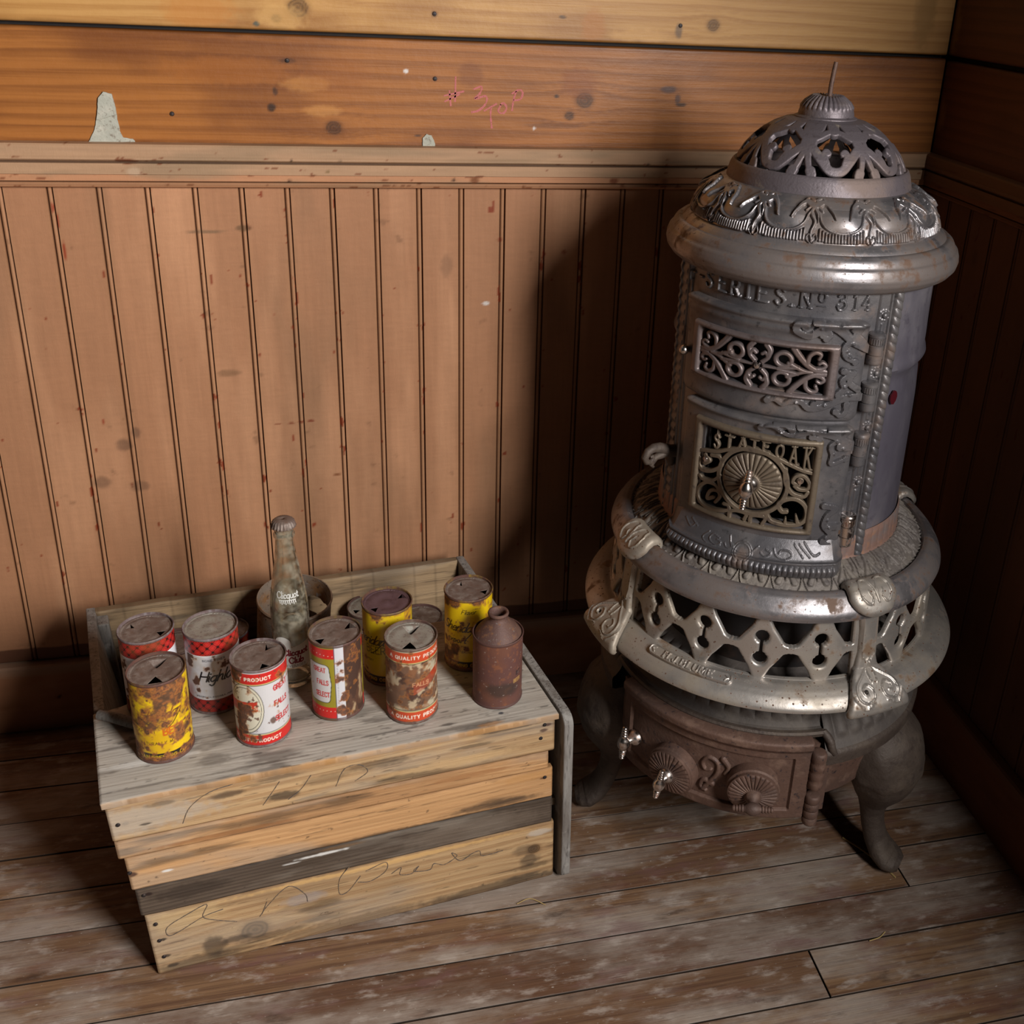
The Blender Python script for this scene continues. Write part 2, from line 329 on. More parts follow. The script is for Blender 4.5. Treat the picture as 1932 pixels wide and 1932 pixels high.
# ------------------------------------------------------------------ stroke lettering
G = {
'A': (.8, "0,0 .4,1 .8,0|.15,.36 .65,.36"), 'B': (.68, "0,0 0,1|~0,1 .4,1 .6,.77 .4,.53 0,.53|~0,.53 .45,.53 .68,.27 .45,0 0,0"),
'C': (.72, "~.7,.78 .5,1 .2,.95 0,.5 .2,.05 .5,0 .72,.22"), 'D': (.72, "0,0 0,1|~0,1 .4,1 .72,.5 .4,0 0,0"),
'E': (.6, "0,0 0,1 .6,1|0,.52 .48,.52|0,0 .6,0"), 'F': (.6, "0,0 0,1 .6,1|0,.52 .46,.52"),
'G': (.75, "~.7,.8 .5,1 .2,.95 0,.5 .2,.05 .5,0 .72,.2 .72,.45|.45,.45 .75,.45"), 'H': (.7, "0,0 0,1|.7,0 .7,1|0,.52 .7,.52"),
'I': (.1, ".05,0 .05,1"), 'J': (.5, "~.45,1 .45,.25 .3,0 .1,.03 0,.25"), 'K': (.7, "0,0 0,1|.65,1 0,.45|.22,.62 .7,0"),
'L': (.55, "0,1 0,0 .55,0"), 'M': (.85, "0,0 .05,1 .42,.15 .8,1 .85,0"), 'N': (.7, "0,0 0,1 .7,0 .7,1"),
'O': (.8, "~.4,1 .1,.85 0,.5 .1,.15 .4,0 .7,.15 .8,.5 .7,.85 .4,1"), 'P': (.62, "0,0 0,1|~0,1 .4,1 .62,.75 .4,.47 0,.47"),
'Q': (.8, "~.4,1 .1,.85 0,.5 .1,.15 .4,0 .7,.15 .8,.5 .7,.85 .4,1|.5,.25 .82,-.08"), 'R': (.66, "0,0 0,1|~0,1 .4,1 .6,.76 .4,.5 0,.5|.3,.5 .66,0"),
'S': (.62, "~.58,.82 .4,1 .15,.95 .04,.76 .2,.56 .45,.45 .6,.25 .45,.03 .2,0 0,.18"), 'T': (.7, "0,1 .7,1|.35,1 .35,0"),
'U': (.7, "~0,1 0,.3 .15,.03 .35,0 .55,.03 .7,.3 .7,1"), 'V': (.75, "0,1 .37,0 .75,1"), 'W': (1., "0,1 .25,0 .5,.9 .75,0 1,1"), 'X': (.7, "0,0 .7,1|0,1 .7,0"), 'Y': (.7, "0,1 .35,.5 .7,1|.35,.5 .35,0"),
'1': (.3, "0,.8 .18,1 .18,0"), '3': (.6, "~.02,.82 .25,1 .5,.92 .52,.68 .2,.54|~.2,.54 .5,.5 .6,.25 .4,.02 .15,0 0,.2"), '4': (.65, ".45,0 .45,1 0,.3 .65,.3"),
'.': (.1, ".05,0 .05,.04"), '-': (.4, "0,.45 .4,.45"), ' ': (.3, ""), ',': (.1, ".06,.04 0,-.12"),
'a': (.52, "~.48,.5 .25,.58 .02,.4 .03,.1 .25,0 .46,.15|~.48,.58 .46,.1 .56,0"), 'b': (.5, "~.05,1 .03,.1 .25,0 .48,.2 .42,.52 .05,.42"), 'c': (.45, "~.42,.46 .22,.58 .02,.3 .18,0 .42,.1"),
'd': (.52, "~.46,.42 .25,.58 .02,.3 .18,0 .44,.12|~.5,1.05 .45,.1 .55,0"), 'e': (.46, "~.03,.28 .4,.34 .32,.58 .1,.5 .02,.22 .18,0 .44,.1"), 'g': (.52, "~.48,.5 .25,.58 .02,.4 .05,.1 .25,.02 .46,.2|~.48,.58 .46,-.2 .28,-.42 .05,-.3"),
'h': (.52, "~.08,1.05 .04,.4 .02,0|~.03,.3 .25,.58 .42,.5 .42,.1 .52,0"), 'i': (.14, "~.07,.55 .06,.1 .14,0|.09,.78 .1,.82"), 'l': (.14, "~.1,1.05 .05,.1 .14,0"),
'n': (.5, "~.05,.57 .03,0|~.03,.3 .22,.57 .4,.5 .4,.1 .5,0"), 'o': (.5, "~.25,.58 .03,.4 .05,.1 .25,0 .47,.15 .46,.45 .25,.58"), 'q': (.52, "~.48,.5 .25,.58 .02,.4 .05,.1 .25,.02 .46,.2|~.48,.58 .46,-.4"),
'r': (.36, "~.05,.57 .03,0|~.03,.3 .15,.55 .36,.55"), 't': (.34, "~.16,.9 .12,.15 .2,0 .34,.06|0,.6 .32,.6"), 'u': (.5, "~.05,.57 .04,.15 .2,0 .44,.2|~.46,.57 .44,.1 .52,0"), 'v': (.45, "~.02,.57 .18,0 .42,.5"), 'w': (.65, "~.02,.57 .14,0 .3,.4 .44,0 .62,.55"), 'x': (.45, "0,.55 .45,0|.45,.55 0,0"),
'p': (.5, "~.05,.57 .03,-.4|~.03,.35 .25,.58 .47,.4 .4,.08 .22,0 .04,.15"),
}
def glyph_strokes(s, x, y, h, ws=1.0, gap=.22, slant=0.0, anchor='l'):
    """list of (smooth, points) for a line of text"""
    W = sum(G[c][0]*ws+gap for c in s)*h-gap*h
    x -= {'l': 0, 'c': W/2, 'r': W}[anchor]; out = []
    for c in s:
        wd, st = G[c]
        for q in st.split('|'):
            if not q: continue
            sm = q[0] == '~'; pts = [tuple(map(float, a.split(','))) for a in q.lstrip('~').split()]
            out.append((sm, [(x+(a*ws+slant*b)*h, y+b*h) for a, b in pts]))
        x += (wd*ws+gap)*h
    return out
def textfield(fld, s, x, y, h, w, serif=0.0, **k):
    for sm, pts in glyph_strokes(s, x, y, h, **k):
        fld.stroke(pts, w, smooth=sm, pad=.004)
        if serif and not sm:
            for p in pts:
                fy = (p[1]-y)/h
                if fy < .03 or fy > .97: fld.stroke([(p[0]-serif*h, p[1]), (p[0]+serif*h, p[1])], w*.75, smooth=False, pad=.004)
    return fld
class Canvas:
    """albedo painted on a vertex grid: C colour, A alpha (rust / dull)"""
    def __init__(s, X, Y, base): s.X, s.Y = X, Y; s.C = np.zeros(X.shape+(3,))+np.asarray(base, float); s.A = np.zeros(X.shape)
    def fill(s, d, c, aa=.0002, k=1.0): s.C = mix3(s.C, c, k*(1-sst(-aa, aa, d))); return s
    def mask(s, m, c, a=None):
        s.C = mix3(s.C, c, m)
        if a is not None: s.A = s.A+(a-s.A)*m
        return s
    def text(s, t, x, y, h, w, c, k=1.0, aa=.00025, **kw):
        f = Field(s.X, s.Y); textfield(f, t, x, y, h, w, **kw); return s.fill(f.d, c, aa, k)
    def out(s): return np.concatenate([np.clip(s.C, 0, 1), s.A[..., None]], -1)

# ================================================================== ROOM
def woodpaint(X, Y, seed, pal, knots=(), freq=60, contrast=.6, streak=.5, warp=.012):
    """grain along X.  pal: light, dark, deep"""
    yy = Y+warp*(fbm(X*1.6, Y*7, 3, seed)-.5)*2
    kd = np.full(X.shape, 9.)
    for (kx, ky, kr) in knots:
        dx = (X-kx)/1.9; dy = Y-ky; d = np.hypot(dx, dy)
        yy = yy-np.sign(dy+1e-9)*kr*1.1*np.exp(-(d/(kr*2.0))**2)*(1-np.exp(-(abs(dy)/(kr*.6))**2))
        kd = np.minimum(kd, np.hypot(X-kx, (Y-ky)*1.15)/kr+.25*(fbm(X*90, Y*90, 2, seed+5)-.5))
    ph = yy*freq+1.6*fbm(X*1.1, yy*14, 3, seed+1)
    b = ph-np.floor(ph); band = sst(.1, .85, b)*(1-sst(.88, 1., b))
    fine = fbm(X*7, yy*900, 3, seed+2); blot = fbm(X*5, Y*12, 4, seed+3)
    C = np.zeros(X.shape+(3,))+pal[0]
    C = mix3(C, pal[1], np.clip(band*contrast+streak*(fine-.5)*1.4, 0, 1)); C = mix3(C, pal[2], sst(.48, .8, blot)*.55)
    for (kx, ky, kr) in knots:
        d = np.hypot(X-kx, (Y-ky)*1.15)/kr; d = d+.3*(fbm(X*70, Y*70, 3, seed+7)-.5)
        C = mix3(C, np.array(pal[1])*.55, (1-sst(.7, 1.6, d))*.6)
        rg = .5+.5*np.sin(d*16); C = mix3(C, np.array(pal[1])*.22, (1-sst(.85, 1.05, d))*(.30+.45*rg))
    return C, fine
def spots(C, X, Y, lst):
    for (x, y, rx, ry, c, k) in lst:
        d = np.hypot((X-x)/rx, (Y-y)/ry)+.5*(fbm(X*160, Y*160, 3, int(x*999) % 97)-.5)
        C = mix3(C, c, (1-sst(.55, 1.15, d))*k)
    return C
S_BEAD = .0616
# ---- floor: boards run along the back wall, one mesh
def build_floor():
    V = []; F = []; Cc = []
    rng = random.Random(4)
    y = .04; k = 0
    step = .0694; seam0 = -.432
    ys = [seam0+step*i for i in range(7, -36, -1)]
    for i in range(len(ys)-1):
        y1, y0 = ys[i], ys[i+1]
        js = {}
        cuts = [-2.7, .06]
        mid = (y0+y1)/2
        if abs(mid-(-.67)) < .03: cuts = [-2.7, -1.6, -.3703, .06]
        elif abs(mid-(-.53)) < .03: cuts = [-2.7, -.1837, .06]
        else: cuts = [-2.7, -2.0+rng.random()*1.2, .06] if rng.random() < .5 else cuts
        for a, b in zip(cuts[:-1], cuts[1:]):
            t = (rng.random(), rng.random(), rng.random())
            g = .0008; x0, x1, e = a+.0011, b-.0011, .0007
            yy0, yy1 = y0+g, y1-g
            o = len(V); zz = (rng.random()-.5)*.0012
            V += [(x0+e, yy0+e, zz), (x1-e, yy0+e, zz), (x1-e, yy1-e, zz), (x0+e, yy1-e, zz),
                  (x0, yy0, zz-e*.8), (x1, yy0, zz-e*.8), (x1, yy1, zz-e*.8), (x0, yy1, zz-e*.8),
                  (x0, yy0, -.02), (x1, yy0, -.02), (x1, yy1, -.02), (x0, yy1, -.02)]
            F += [tuple(o+q for q in f) for f in [(0, 1, 2, 3), (4, 5, 1, 0), (5, 6, 2, 1), (6, 7, 3, 2), (7, 4, 0, 3), (8, 9, 5, 4), (9, 10, 6, 5), (10, 11, 7, 6), (11, 8, 4, 7)]]
            Cc += [(*t, 0)]*4+[(*t, 1)]*8
    o = len(V); V += [(-2.7, -3.0, -.021), (.06, -3.0, -.021), (.06, .06, -.021), (-2.7, .06, -.021)]; F.append((o, o+1, o+2, o+3)); Cc += [(0, 0, 0, 0)]*4
    m, nt, b = _nt('worn_floor_boards')
    tc = nt.nodes.new('ShaderNodeTexCoord').outputs['Object']
    at = nt.nodes.new('ShaderNodeAttribute'); at.attribute_name = 'Col'
    sep = nt.nodes.new('ShaderNodeSeparateColor'); nt.links.new(at.outputs['Color'], sep.inputs[0])
    ad = nt.nodes.new('ShaderNodeVectorMath'); ad.operation = 'MULTIPLY_ADD'
    nt.links.new(at.outputs['Color'], ad.inputs[0]); ad.inputs[1].default_value = (7, 3, 5); nt.links.new(tc, ad.inputs[2]); pc = ad.outputs[0]
    C = lerp(nt, (.215, .122, .066), (.125, .062, .036), sep.outputs[0], True)
    C = lerp(nt, C, (.27, .17, .09), mathn(nt, 'MULTIPLY', sep.outputs[1], .45), True)
    C = lerp(nt, C, (.10, .05, .03), mathn(nt, 'MULTIPLY', texfac(nt, 'n', (4, 170, 10), 7, .42, .66, pc), .85), True)   # grain
    C = lerp(nt, C, (.15, .06, .045), mathn(nt, 'MULTIPLY', texfac(nt, 'n', (6, 18, 5), 5, .54, .70, pc), .5), True)    # old red paint
    C = lerp(nt, C, (.36, .31, .27), mathn(nt, 'MULTIPLY', texfac(nt, 'n', (5, 13, 5), 8, .42, .66, pc), .68), True)     # worn pale dust
    C = lerp(nt, C, (.43, .37, .33), mathn(nt, 'MULTIPLY', texfac(nt, 'n', (22, 60, 30), 7, .52, .70, tc), .6), True)
    C = lerp(nt, C, (.05, .028, .02), mathn(nt, 'MULTIPLY', texfac(nt, 'n', (14, 40, 14), 6, .58, .74, pc), .7), True)
    C = lerp(nt, C, (.55, .50, .45), mathn(nt, 'MULTIPLY', texfac(nt, 'n', (130, 260, 130), 4, .66, .74, tc), .6), True)
    C = lerp(nt, C, (.17, .085, .085), mathn(nt, 'MULTIPLY', texfac(nt, 'n', (9, 26, 9), 6, .54, .70, tc), .5), True)
    C = lerp(nt, C, (.06, .04, .03), mathn(nt, 'MULTIPLY', texfac(nt, 'n', (30, 500, 30), 5, .60, .72, pc), .6), True)
    C = lerp(nt, C, (.035, .024, .018), at.outputs['Alpha'], True)
    nt.links.new(C, b.inputs['Base Color']); b.inputs['Roughness'].default_value = .55; b.inputs['Specular IOR Level'].default_value = .35
    bn = nt.nodes.new('ShaderNodeBump'); bn.inputs['Strength'].default_value = .4; bn.inputs['Distance'].default_value = .0015
    nt.links.new(texfac(nt, 'n', (8, 260, 20), 5, 0, 1, pc), bn.inputs['Height']); nt.links.new(bn.outputs[0], b.inputs['Normal'])
    return struct(mesh('floor', V, F, m, cols=np.array(Cc), flat=True))
build_floor()

# ---- beadboard wainscot
def bead_columns(x0, x1, first):
    t = np.array([-.0078, -.0046, -.0038, -.0029, -.0019, 0, .0019, .0029, .0038, .0046, .0078])
    z = np.array([0, 0, -.0036, -.0032, -.0006, .0001, -.0006, -.0032, -.0036, 0, 0])
    xs, hs = [], []
    i0 = math.floor((x0-first)/S_BEAD)-1
    for i in range(i0, int((x1-first)/S_BEAD)+3):
        c = first+i*S_BEAD
        zz = z.copy()
        if i % 2: zz[7:9] = -.0052; zz[6] = -.0010
        xs += list(c+t); hs += list(zz)
        fl = np.linspace(.0078, S_BEAD-.0078, 16)[1:-1]; xs += list(c+fl); hs += [0]*len(fl)
    xs = np.array(xs); hs = np.array(hs); k = (xs >= x0) & (xs <= x1)
    return xs[k], hs[k]
def wain_paint(X, Z, H, seed):
    P = srgb(170, 122, 90)
    C = np.zeros(X.shape+(3,))+P
    C = mix3(C, srgb(150, 112, 84), sst(.42, .72, fbm(X*9, Z*3, 5, seed))*.75)
    C = mix3(C, srgb(203, 152, 116), sst(.5, .75, fbm(X*14, Z*2.5, 4, seed+3))*.5)
    C = C*(1+.16*(fbm(X*330, Z*14, 3, seed+5)-.5)+.10*(fbm(X*60, Z*420, 2, seed+6)-.5))[..., None]
    board = np.floor((X+9.)/S_BEAD/2); C = C*(1+.10*(_h(board, board*0, seed+2)-.5))[..., None]
    edge = np.exp(-((((X+1.3741) % S_BEAD)-S_BEAD*.0)/.010)**2)+np.exp(-((((X+1.3741) % S_BEAD)-S_BEAD)/.010)**2)
    C = mix3(C, srgb(160, 118, 80), sst(.3, .9, edge)*.22)
    C = mix3(C, srgb(62, 30, 18), (H < -.003)*.85)
    chip = fbm(X*120, Z*45, 4, seed+8)
    C = mix3(C, srgb(128, 50, 24), sst(.82, .85, chip+.10*np.clip(edge, 0, 1)-.02)*.9)
    C = mix3(C, srgb(88, 60, 42), sst(.78, .86, fbm(X*40, Z*40, 5, seed+11))*.35)
    return C
def bead_wall(name, x0, x1, first, zb, zt, mp, seed, parent, extra=None, band=.022, nz=330, tint=(1, 1, 1)):
    xs, hs = bead_columns(x0, x1, first); zs = np.r_[np.linspace(zb, zb+.03, 26)[:-1], np.linspace(zb+.03, zt, nz)]
    X, Z = np.meshgrid(xs, zs, indexing='ij'); Hh = np.repeat(hs[:, None], len(zs), 1)
    C = wain_paint(X, Z, Hh, seed)
    if extra: C = extra(C, X, Z)
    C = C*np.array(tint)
    edge = zb+band+.003*(fbm(X*40, X*0, 3, 5)-.5)
    bare = srgb(92, 58, 42)*np.ones(3)
    C = mix3(C, bare, (1-sst(-.0015, .0015, Z-edge))*.92)
    P = np.stack(mp(X, Z, Hh), -1)
    return grid(name, P, M['painted'], parent, cols=C, sharp=60)
def extra_back(C, X, Z):
    red = srgb(140, 44, 16); dk = srgb(70, 52, 44)
    C = spots(C, X, Z, [(-1.304, .79, .0022, .014, red, .95), (-1.308, .83, .0016, .012, red, .9), (-1.312, .85, .002, .008, red, .8), (-1.287, .53, .002, .005, red, .8),
        (-1.068, .82, .012, .005, srgb(110, 82, 58), .8), (-1.262, .49, .012, .012, dk, .5), (-1.30, .43, .014, .012, dk, .45), (-1.248, .42, .016, .010, dk, .4), (-1.243, .51, .007, .010, dk, .5),
        (-1.118, .815, .03, .003, srgb(120, 95, 72), .7), (-1.105, .60, .02, .006, srgb(120, 88, 62), .6),
        (-1.02, .5135, .006, .0022, red*.6, .7), (-1.005, .5145, .005, .0022, red*.6, .8), (-.99, .5155, .006, .0025, red*.6, .8), (-1.04, .513, .006, .0018, red*.6, .6), (-.955, .42, .007, .003, srgb(120, 70, 40), .8),
        (-.72, .70, .006, .003, np.array([.7, .68, .66]), .8), (-.60, .78, .004, .004, red*.8, .6), (-.70, .80, .005, .004, red*.7, .6), (-.78, .76, .01, .02, srgb(130, 95, 72), .5)])
    return C
wb = struct(empty('wall_back', (0, 0, 0)))
zb, zt = .134, .885
bead_wall('beadboard', -2.6, 0, -1.3741, zb-.012, zt, lambda x, z, h: (x, -h, z), 3, wb, extra_back)
wr = struct(empty('wall_right', (0, 0, 0)))
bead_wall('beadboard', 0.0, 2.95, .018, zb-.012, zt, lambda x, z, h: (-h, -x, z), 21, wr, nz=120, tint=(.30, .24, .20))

# ---- upper boards: varnished pine
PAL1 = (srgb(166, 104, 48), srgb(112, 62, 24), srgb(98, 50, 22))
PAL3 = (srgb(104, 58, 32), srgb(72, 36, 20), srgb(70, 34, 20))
PAL2 = (srgb(196, 148, 88), srgb(160, 108, 52), srgb(138, 88, 42))
def board(name, x0, x1, z0, z1, mp, seed, pal, parent, knots=(), sp=(), step=.0022, freq=55, contrast=.5, writer=None):
    xs = np.linspace(x0, x1, int((x1-x0)/step)); zs = np.linspace(z0, z1, max(int((z1-z0)/.0016), 4))
    X, Z = np.meshgrid(xs, zs, indexing='ij')
    C, fine = woodpaint(X, Z, seed, pal, knots, freq=freq, contrast=contrast)
    C = spots(C, X, Z, sp)
    e = np.minimum(Z-z0, z1-Z); C = mix3(C, pal[1]*.45, (1-sst(.0, .006, e+.004*(fbm(X*50, Z*50, 2, seed)-.5)))*.6)
    h = -.0025*(1-sst(0, .002, e))
    A = np.repeat((fbm(xs*6, xs*0, 2, seed))[:, None], len(zs), 1)*.5
    P = np.stack(mp(X, Z, h), -1)
    # turn the edges back into the wall
    for s, zz in ((0, z0), (-1, z1)): pass
    top = np.stack(mp(X[:, -1:], Z[:, -1:], h[:, -1:]-.016), -1); bot = np.stack(mp(X[:, :1], Z[:, :1], h[:, :1]-.016), -1)
    P = np.concatenate([bot, P, top], 1); C = np.concatenate([C[:, :1]*.4, C, C[:, -1:]*.4], 1); A = np.concatenate([A[:, :1], A, A[:, -1:]], 1)
    return grid(name, P, M['varnish'], parent, cols=np.concatenate([C, A[..., None]], -1), sharp=50)
back = lambda x, z, h: (x, -h, z)
right = lambda x, z, h: (-h, -x, z)
dk = srgb(38, 26, 24); wh = np.array([.75, .72, .70])
GAP0, GAP1 = 1.0835, 1.0885
board('wall_board', -1.75, -.002, .936, GAP0, back, 5, PAL1, wb,
      [(-.936, .962, .011), (-.578, 1.008, .013), (-.60, .985, .007)],
      [(-.994, 1.050, .012, .004, dk, .55), (-1.012, 1.01, .004, .007, dk*.8, .7), (-1.018, .988, .007, .006, dk*.6, .85), (-1.147, .977, .003, .003, dk*.6, .9), (-.835, 1.041, .0035, .0035, wh, .9), (-.652, .966, .0025, .003, wh, .9),
       (-.97, 1.02, .035, .012, srgb(196, 134, 70), .55), (-.95, .985, .03, .008, srgb(200, 140, 76), .5), (-.93, 1.03, .05, .03, srgb(150, 86, 34), .35), (-.795, 1.032, .004, .004, srgb(80, 46, 30), .8), (-.62, 1.012, .004, .003, dk, .8), (-.745, 1.04, .02, .02, srgb(110, 58, 30), .4),
       (-.588, 1.03, .03, .025, srgb(130, 68, 34), .45), (-.45, 1.026, .014, .006, srgb(60, 50, 58), .7), (-.436, 1.012, .005, .008, srgb(60, 50, 58), .7), (-.43, 1.004, .009, .003, dk, .8), (-.82, .953, .006, .002, dk, .7), (-1.07, 1.035, .1, .02, srgb(168, 100, 40), .4), (-.62, .97, .05, .004, srgb(96, 54, 28), .5)], writer=None)
board('wall_board', -1.75, -.002, GAP1, 1.255, back, 9, PAL2, wb, [(-.976, 1.118, .014), (-1.004, 1.104, .006), (-.39, 1.118, .010)],
      [(-1.03, 1.096, .005, .0035, srgb(70, 82, 76), .9), (-1.0, 1.105, .035, .02, srgb(216, 170, 105), .5), (-.795, 1.118, .005, .005, srgb(96, 62, 34), .85), (-.442, 1.108, .006, .012, srgb(84, 70, 62), .7), (-.44, 1.115, .003, .003, dk, .9), (-.615, 1.121, .006, .0025, dk, .7),
       (-.57, 1.11, .02, .03, srgb(176, 112, 50), .6), (-.5, 1.10, .05, .01, srgb(215, 165, 100), .5), (-1.1, 1.11, .05, .03, srgb(190, 120, 50), .5), (-.05, 1.15, .02, .06, srgb(150, 110, 58), .7)])
board('wall_board', -1.75, -.002, 1.26, 1.42, back, 14, PAL2, wb, step=.01)
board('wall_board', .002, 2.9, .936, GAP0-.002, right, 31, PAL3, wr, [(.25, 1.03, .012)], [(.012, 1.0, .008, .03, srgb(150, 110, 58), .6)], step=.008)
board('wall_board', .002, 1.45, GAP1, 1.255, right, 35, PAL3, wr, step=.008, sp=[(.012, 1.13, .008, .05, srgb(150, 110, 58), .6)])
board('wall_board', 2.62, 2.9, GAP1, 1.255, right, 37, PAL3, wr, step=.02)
# backing behind the gaps, and the wall above, round a window opening out of view
b_ = MB(); b_.box((-2.65, .018, -.02), (.09, .06, 2.5)); b_.build('backing', M['iron_dark'], wb, flat=True)
b_ = MB()
b_.box((.018, -3.0, -.02), (.06, .0, 1.0)); b_.box((.018, -1.50, 1.0), (.06, 0, 2.5)); b_.box((.018, -3.0, 1.0), (.06, -2.6, 2.5)); b_.box((.018, -2.6, 1.75), (.06, -1.5, 2.5))
b_.build('backing', M['iron_dark'], wr, flat=True)

# ---- chair rail and baseboards
def extr(name, prof, x0, x1, mp, m, seed, n=260, pt=None):
    pr = np.array(prof); xs = np.linspace(x0, x1, n)
    # resample the profile
    X = np.repeat(xs[:, None], len(pr), 1); Z = np.repeat(pr[None, :, 0], n, 0); Hh = np.repeat(pr[None, :, 1], n, 0)
    C = pt(X, Z, Hh); P = np.stack(mp(X, Z, Hh), -1)
    return struct(grid(name, P, m, cols=C, sharp=30))
def densify(prof, d=.0022):
    out = [prof[0]]
    for a, b in zip(prof[:-1], prof[1:]):
        n = max(int(math.hypot(b[0]-a[0], b[1]-a[1])/d), 1)
        out += [(a[0]+(b[0]-a[0])*i/n, a[1]+(b[1]-a[1])*i/n) for i in range(1, n+1)]
    return out
RAIL = densify([(.879, .0), (.879, .008), (.8805, .011), (.8835, .0125), (.8862, .011), (.8872, .0085), (.8885, .0115), (.897, .012), (.898, .0150), (.9125, .0155), (.9135, .0125), (.9150, .0125), (.9160, .0165), (.9185, .0195), (.921, .0195), (.923, .018), (.936, .0185), (.9385, .0165), (.939, 0)])
def railpaint(X, Z, Hh, seed=41):
    C = np.zeros(X.shape+(3,))+srgb(176, 140, 110)
    C = mix3(C, srgb(188, 132, 96), (Z < .898)*.8)
    C = mix3(C, srgb(150, 124, 98), sst(.42, .72, fbm(X*8, Z*60, 4, seed))*.7)
    C = C*(1+.22*(fbm(X*18, Z*900, 3, seed+2)-.5))[..., None]
    ch = fbm(X*60, Z*240, 4, seed+4); edge = ((abs(Z-.8965) < .003) | (abs(Z-.9165) < .0022) | (Z < .888))*1.0
    C = mix3(C, srgb(116, 58, 30), sst(.76, .80, ch+.07*edge)*.8)
    C = mix3(C, srgb(96, 70, 44), ((Z < .8874) & (Z > .8815))*.35)
    C = mix3(C, srgb(52, 28, 18), (((Z > .8864) & (Z < .8882)) | ((Z > .9128) & (Z < .9155)))*.8)
    return spots(C, X, Z, [(-1.0, .889, .003, .003, srgb(40, 20, 14), .9), (-.995, .9195, .003, .002, srgb(40, 20, 14), .9), (-.93, .9195, .002, .002, srgb(40, 20, 14), .9), (-.77, .892, .0035, .003, srgb(40, 20, 14), .9), (-.74, .8915, .008, .006, srgb(120, 70, 40), .9), (-.53, .892, .008, .006, srgb(120, 66, 40), .9), (-.48, .9185, .003, .003, srgb(40, 20, 14), .9), (-.45, .892, .006, .005, srgb(130, 90, 70), .8), (-.947, .9035, .003, .003, srgb(120, 96, 60), .8), (-1.2, .902, .01, .006, srgb(190, 162, 136), .7)])
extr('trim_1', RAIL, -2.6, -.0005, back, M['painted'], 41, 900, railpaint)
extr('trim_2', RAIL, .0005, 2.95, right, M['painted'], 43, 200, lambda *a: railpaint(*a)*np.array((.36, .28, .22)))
BASE = densify([(.0, .018), (.108, .018), (.118, .0165), (.1205, .013), (.1205, -.002)], .006)
def basepaint(X, Z, Hh):
    C = np.zeros(X.shape+(3,))+srgb(168, 118, 86)
    C = mix3(C, srgb(140, 92, 60), sst(.42, .7, fbm(X*8, Z*14, 4, 61))*.8); C = mix3(C, srgb(150, 130, 112), sst(.10, .115, Z)*.6)
    C = C*(1+.2*(fbm(X*10, Z*400, 3, 62)-.5))[..., None]
    return spots(C, X, Z, [(-1.406, .06, .004, .004, srgb(30, 18, 14), .95)])
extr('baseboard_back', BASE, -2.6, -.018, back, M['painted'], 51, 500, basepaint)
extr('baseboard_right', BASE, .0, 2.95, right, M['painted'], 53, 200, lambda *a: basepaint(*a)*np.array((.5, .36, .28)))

# ---- marks on the wall boards
def ribbon(strokes, w, mp, name, m, parent, h=.0004, jit=0):
    mb = MB(); rng = random.Random(3)
    for pts in strokes:
        P = catmull([(a/1000, b/1000) for a, b in pts], 5); n = len(P); V = []; F = []
        for i in range(n):
            t = P[min(i+1, n-1)]-P[max(i-1, 0)]; t = t/(np.hypot(*t)+1e-9); ww = w*(1+jit*(rng.random()-.5))
            a = P[i]+np.array([-t[1], t[0]])*ww; b = P[i]-np.array([-t[1], t[0]])*ww
            V += [mp(a[0], a[1], h), mp(b[0], b[1], h), mp(b[0], b[1], -.0005), mp(a[0], a[1], -.0005)]
        for i in range(n-1):
            o = 4*i; F += [(o, o+1, o+5, o+4), (o+1, o+2, o+6, o+5), (o+3, o, o+4, o+7)]
        mb.add(V, F)
    return mb.build(name, m, parent, flat=True)
CH = [[(-766, 1036), (-767, 1001)], [(-775, 1017), (-773, 995)], [(-783, 1009), (-754, 1016)], [(-782, 1001), (-760, 1012)],
      [(-741, 1019), (-729, 1023), (-732, 1013), (-739, 1006), (-723, 1010), (-723, 1000), (-733, 990), (-744, 987)],
      [(-726, 989), (-707, 1000)], [(-715, 994), (-716, 984), (-714, 965)], [(-701, 999), (-705, 989), (-697, 987), (-693, 995), (-698, 1001), (-702, 998)],
      [(-679, 1018), (-683, 1006), (-685, 990)], [(-686, 1014), (-675, 1020), (-670, 1016), (-673, 1007), (-683, 1005)]]
for q in CH: ribbon([q], .0013, back, 'chalk_stroke', M['chalk'], wb, .0003, .9)
for (x, z) in ((-.9935, 1.0505), (-1.147, .977), (-.795, 1.118), (-.795, 1.032), (-.44, 1.116)):
    nb = MB(); nb.lathe([(0, .0018), (.0024, .0014), (.003, 0), (.003, -.004)], 10, Matrix.Translation((x, -.0005, z)) @ Matrix.Rotation(pi/2, 4, 'X')); nb.build('nail', M['nail'], wb)
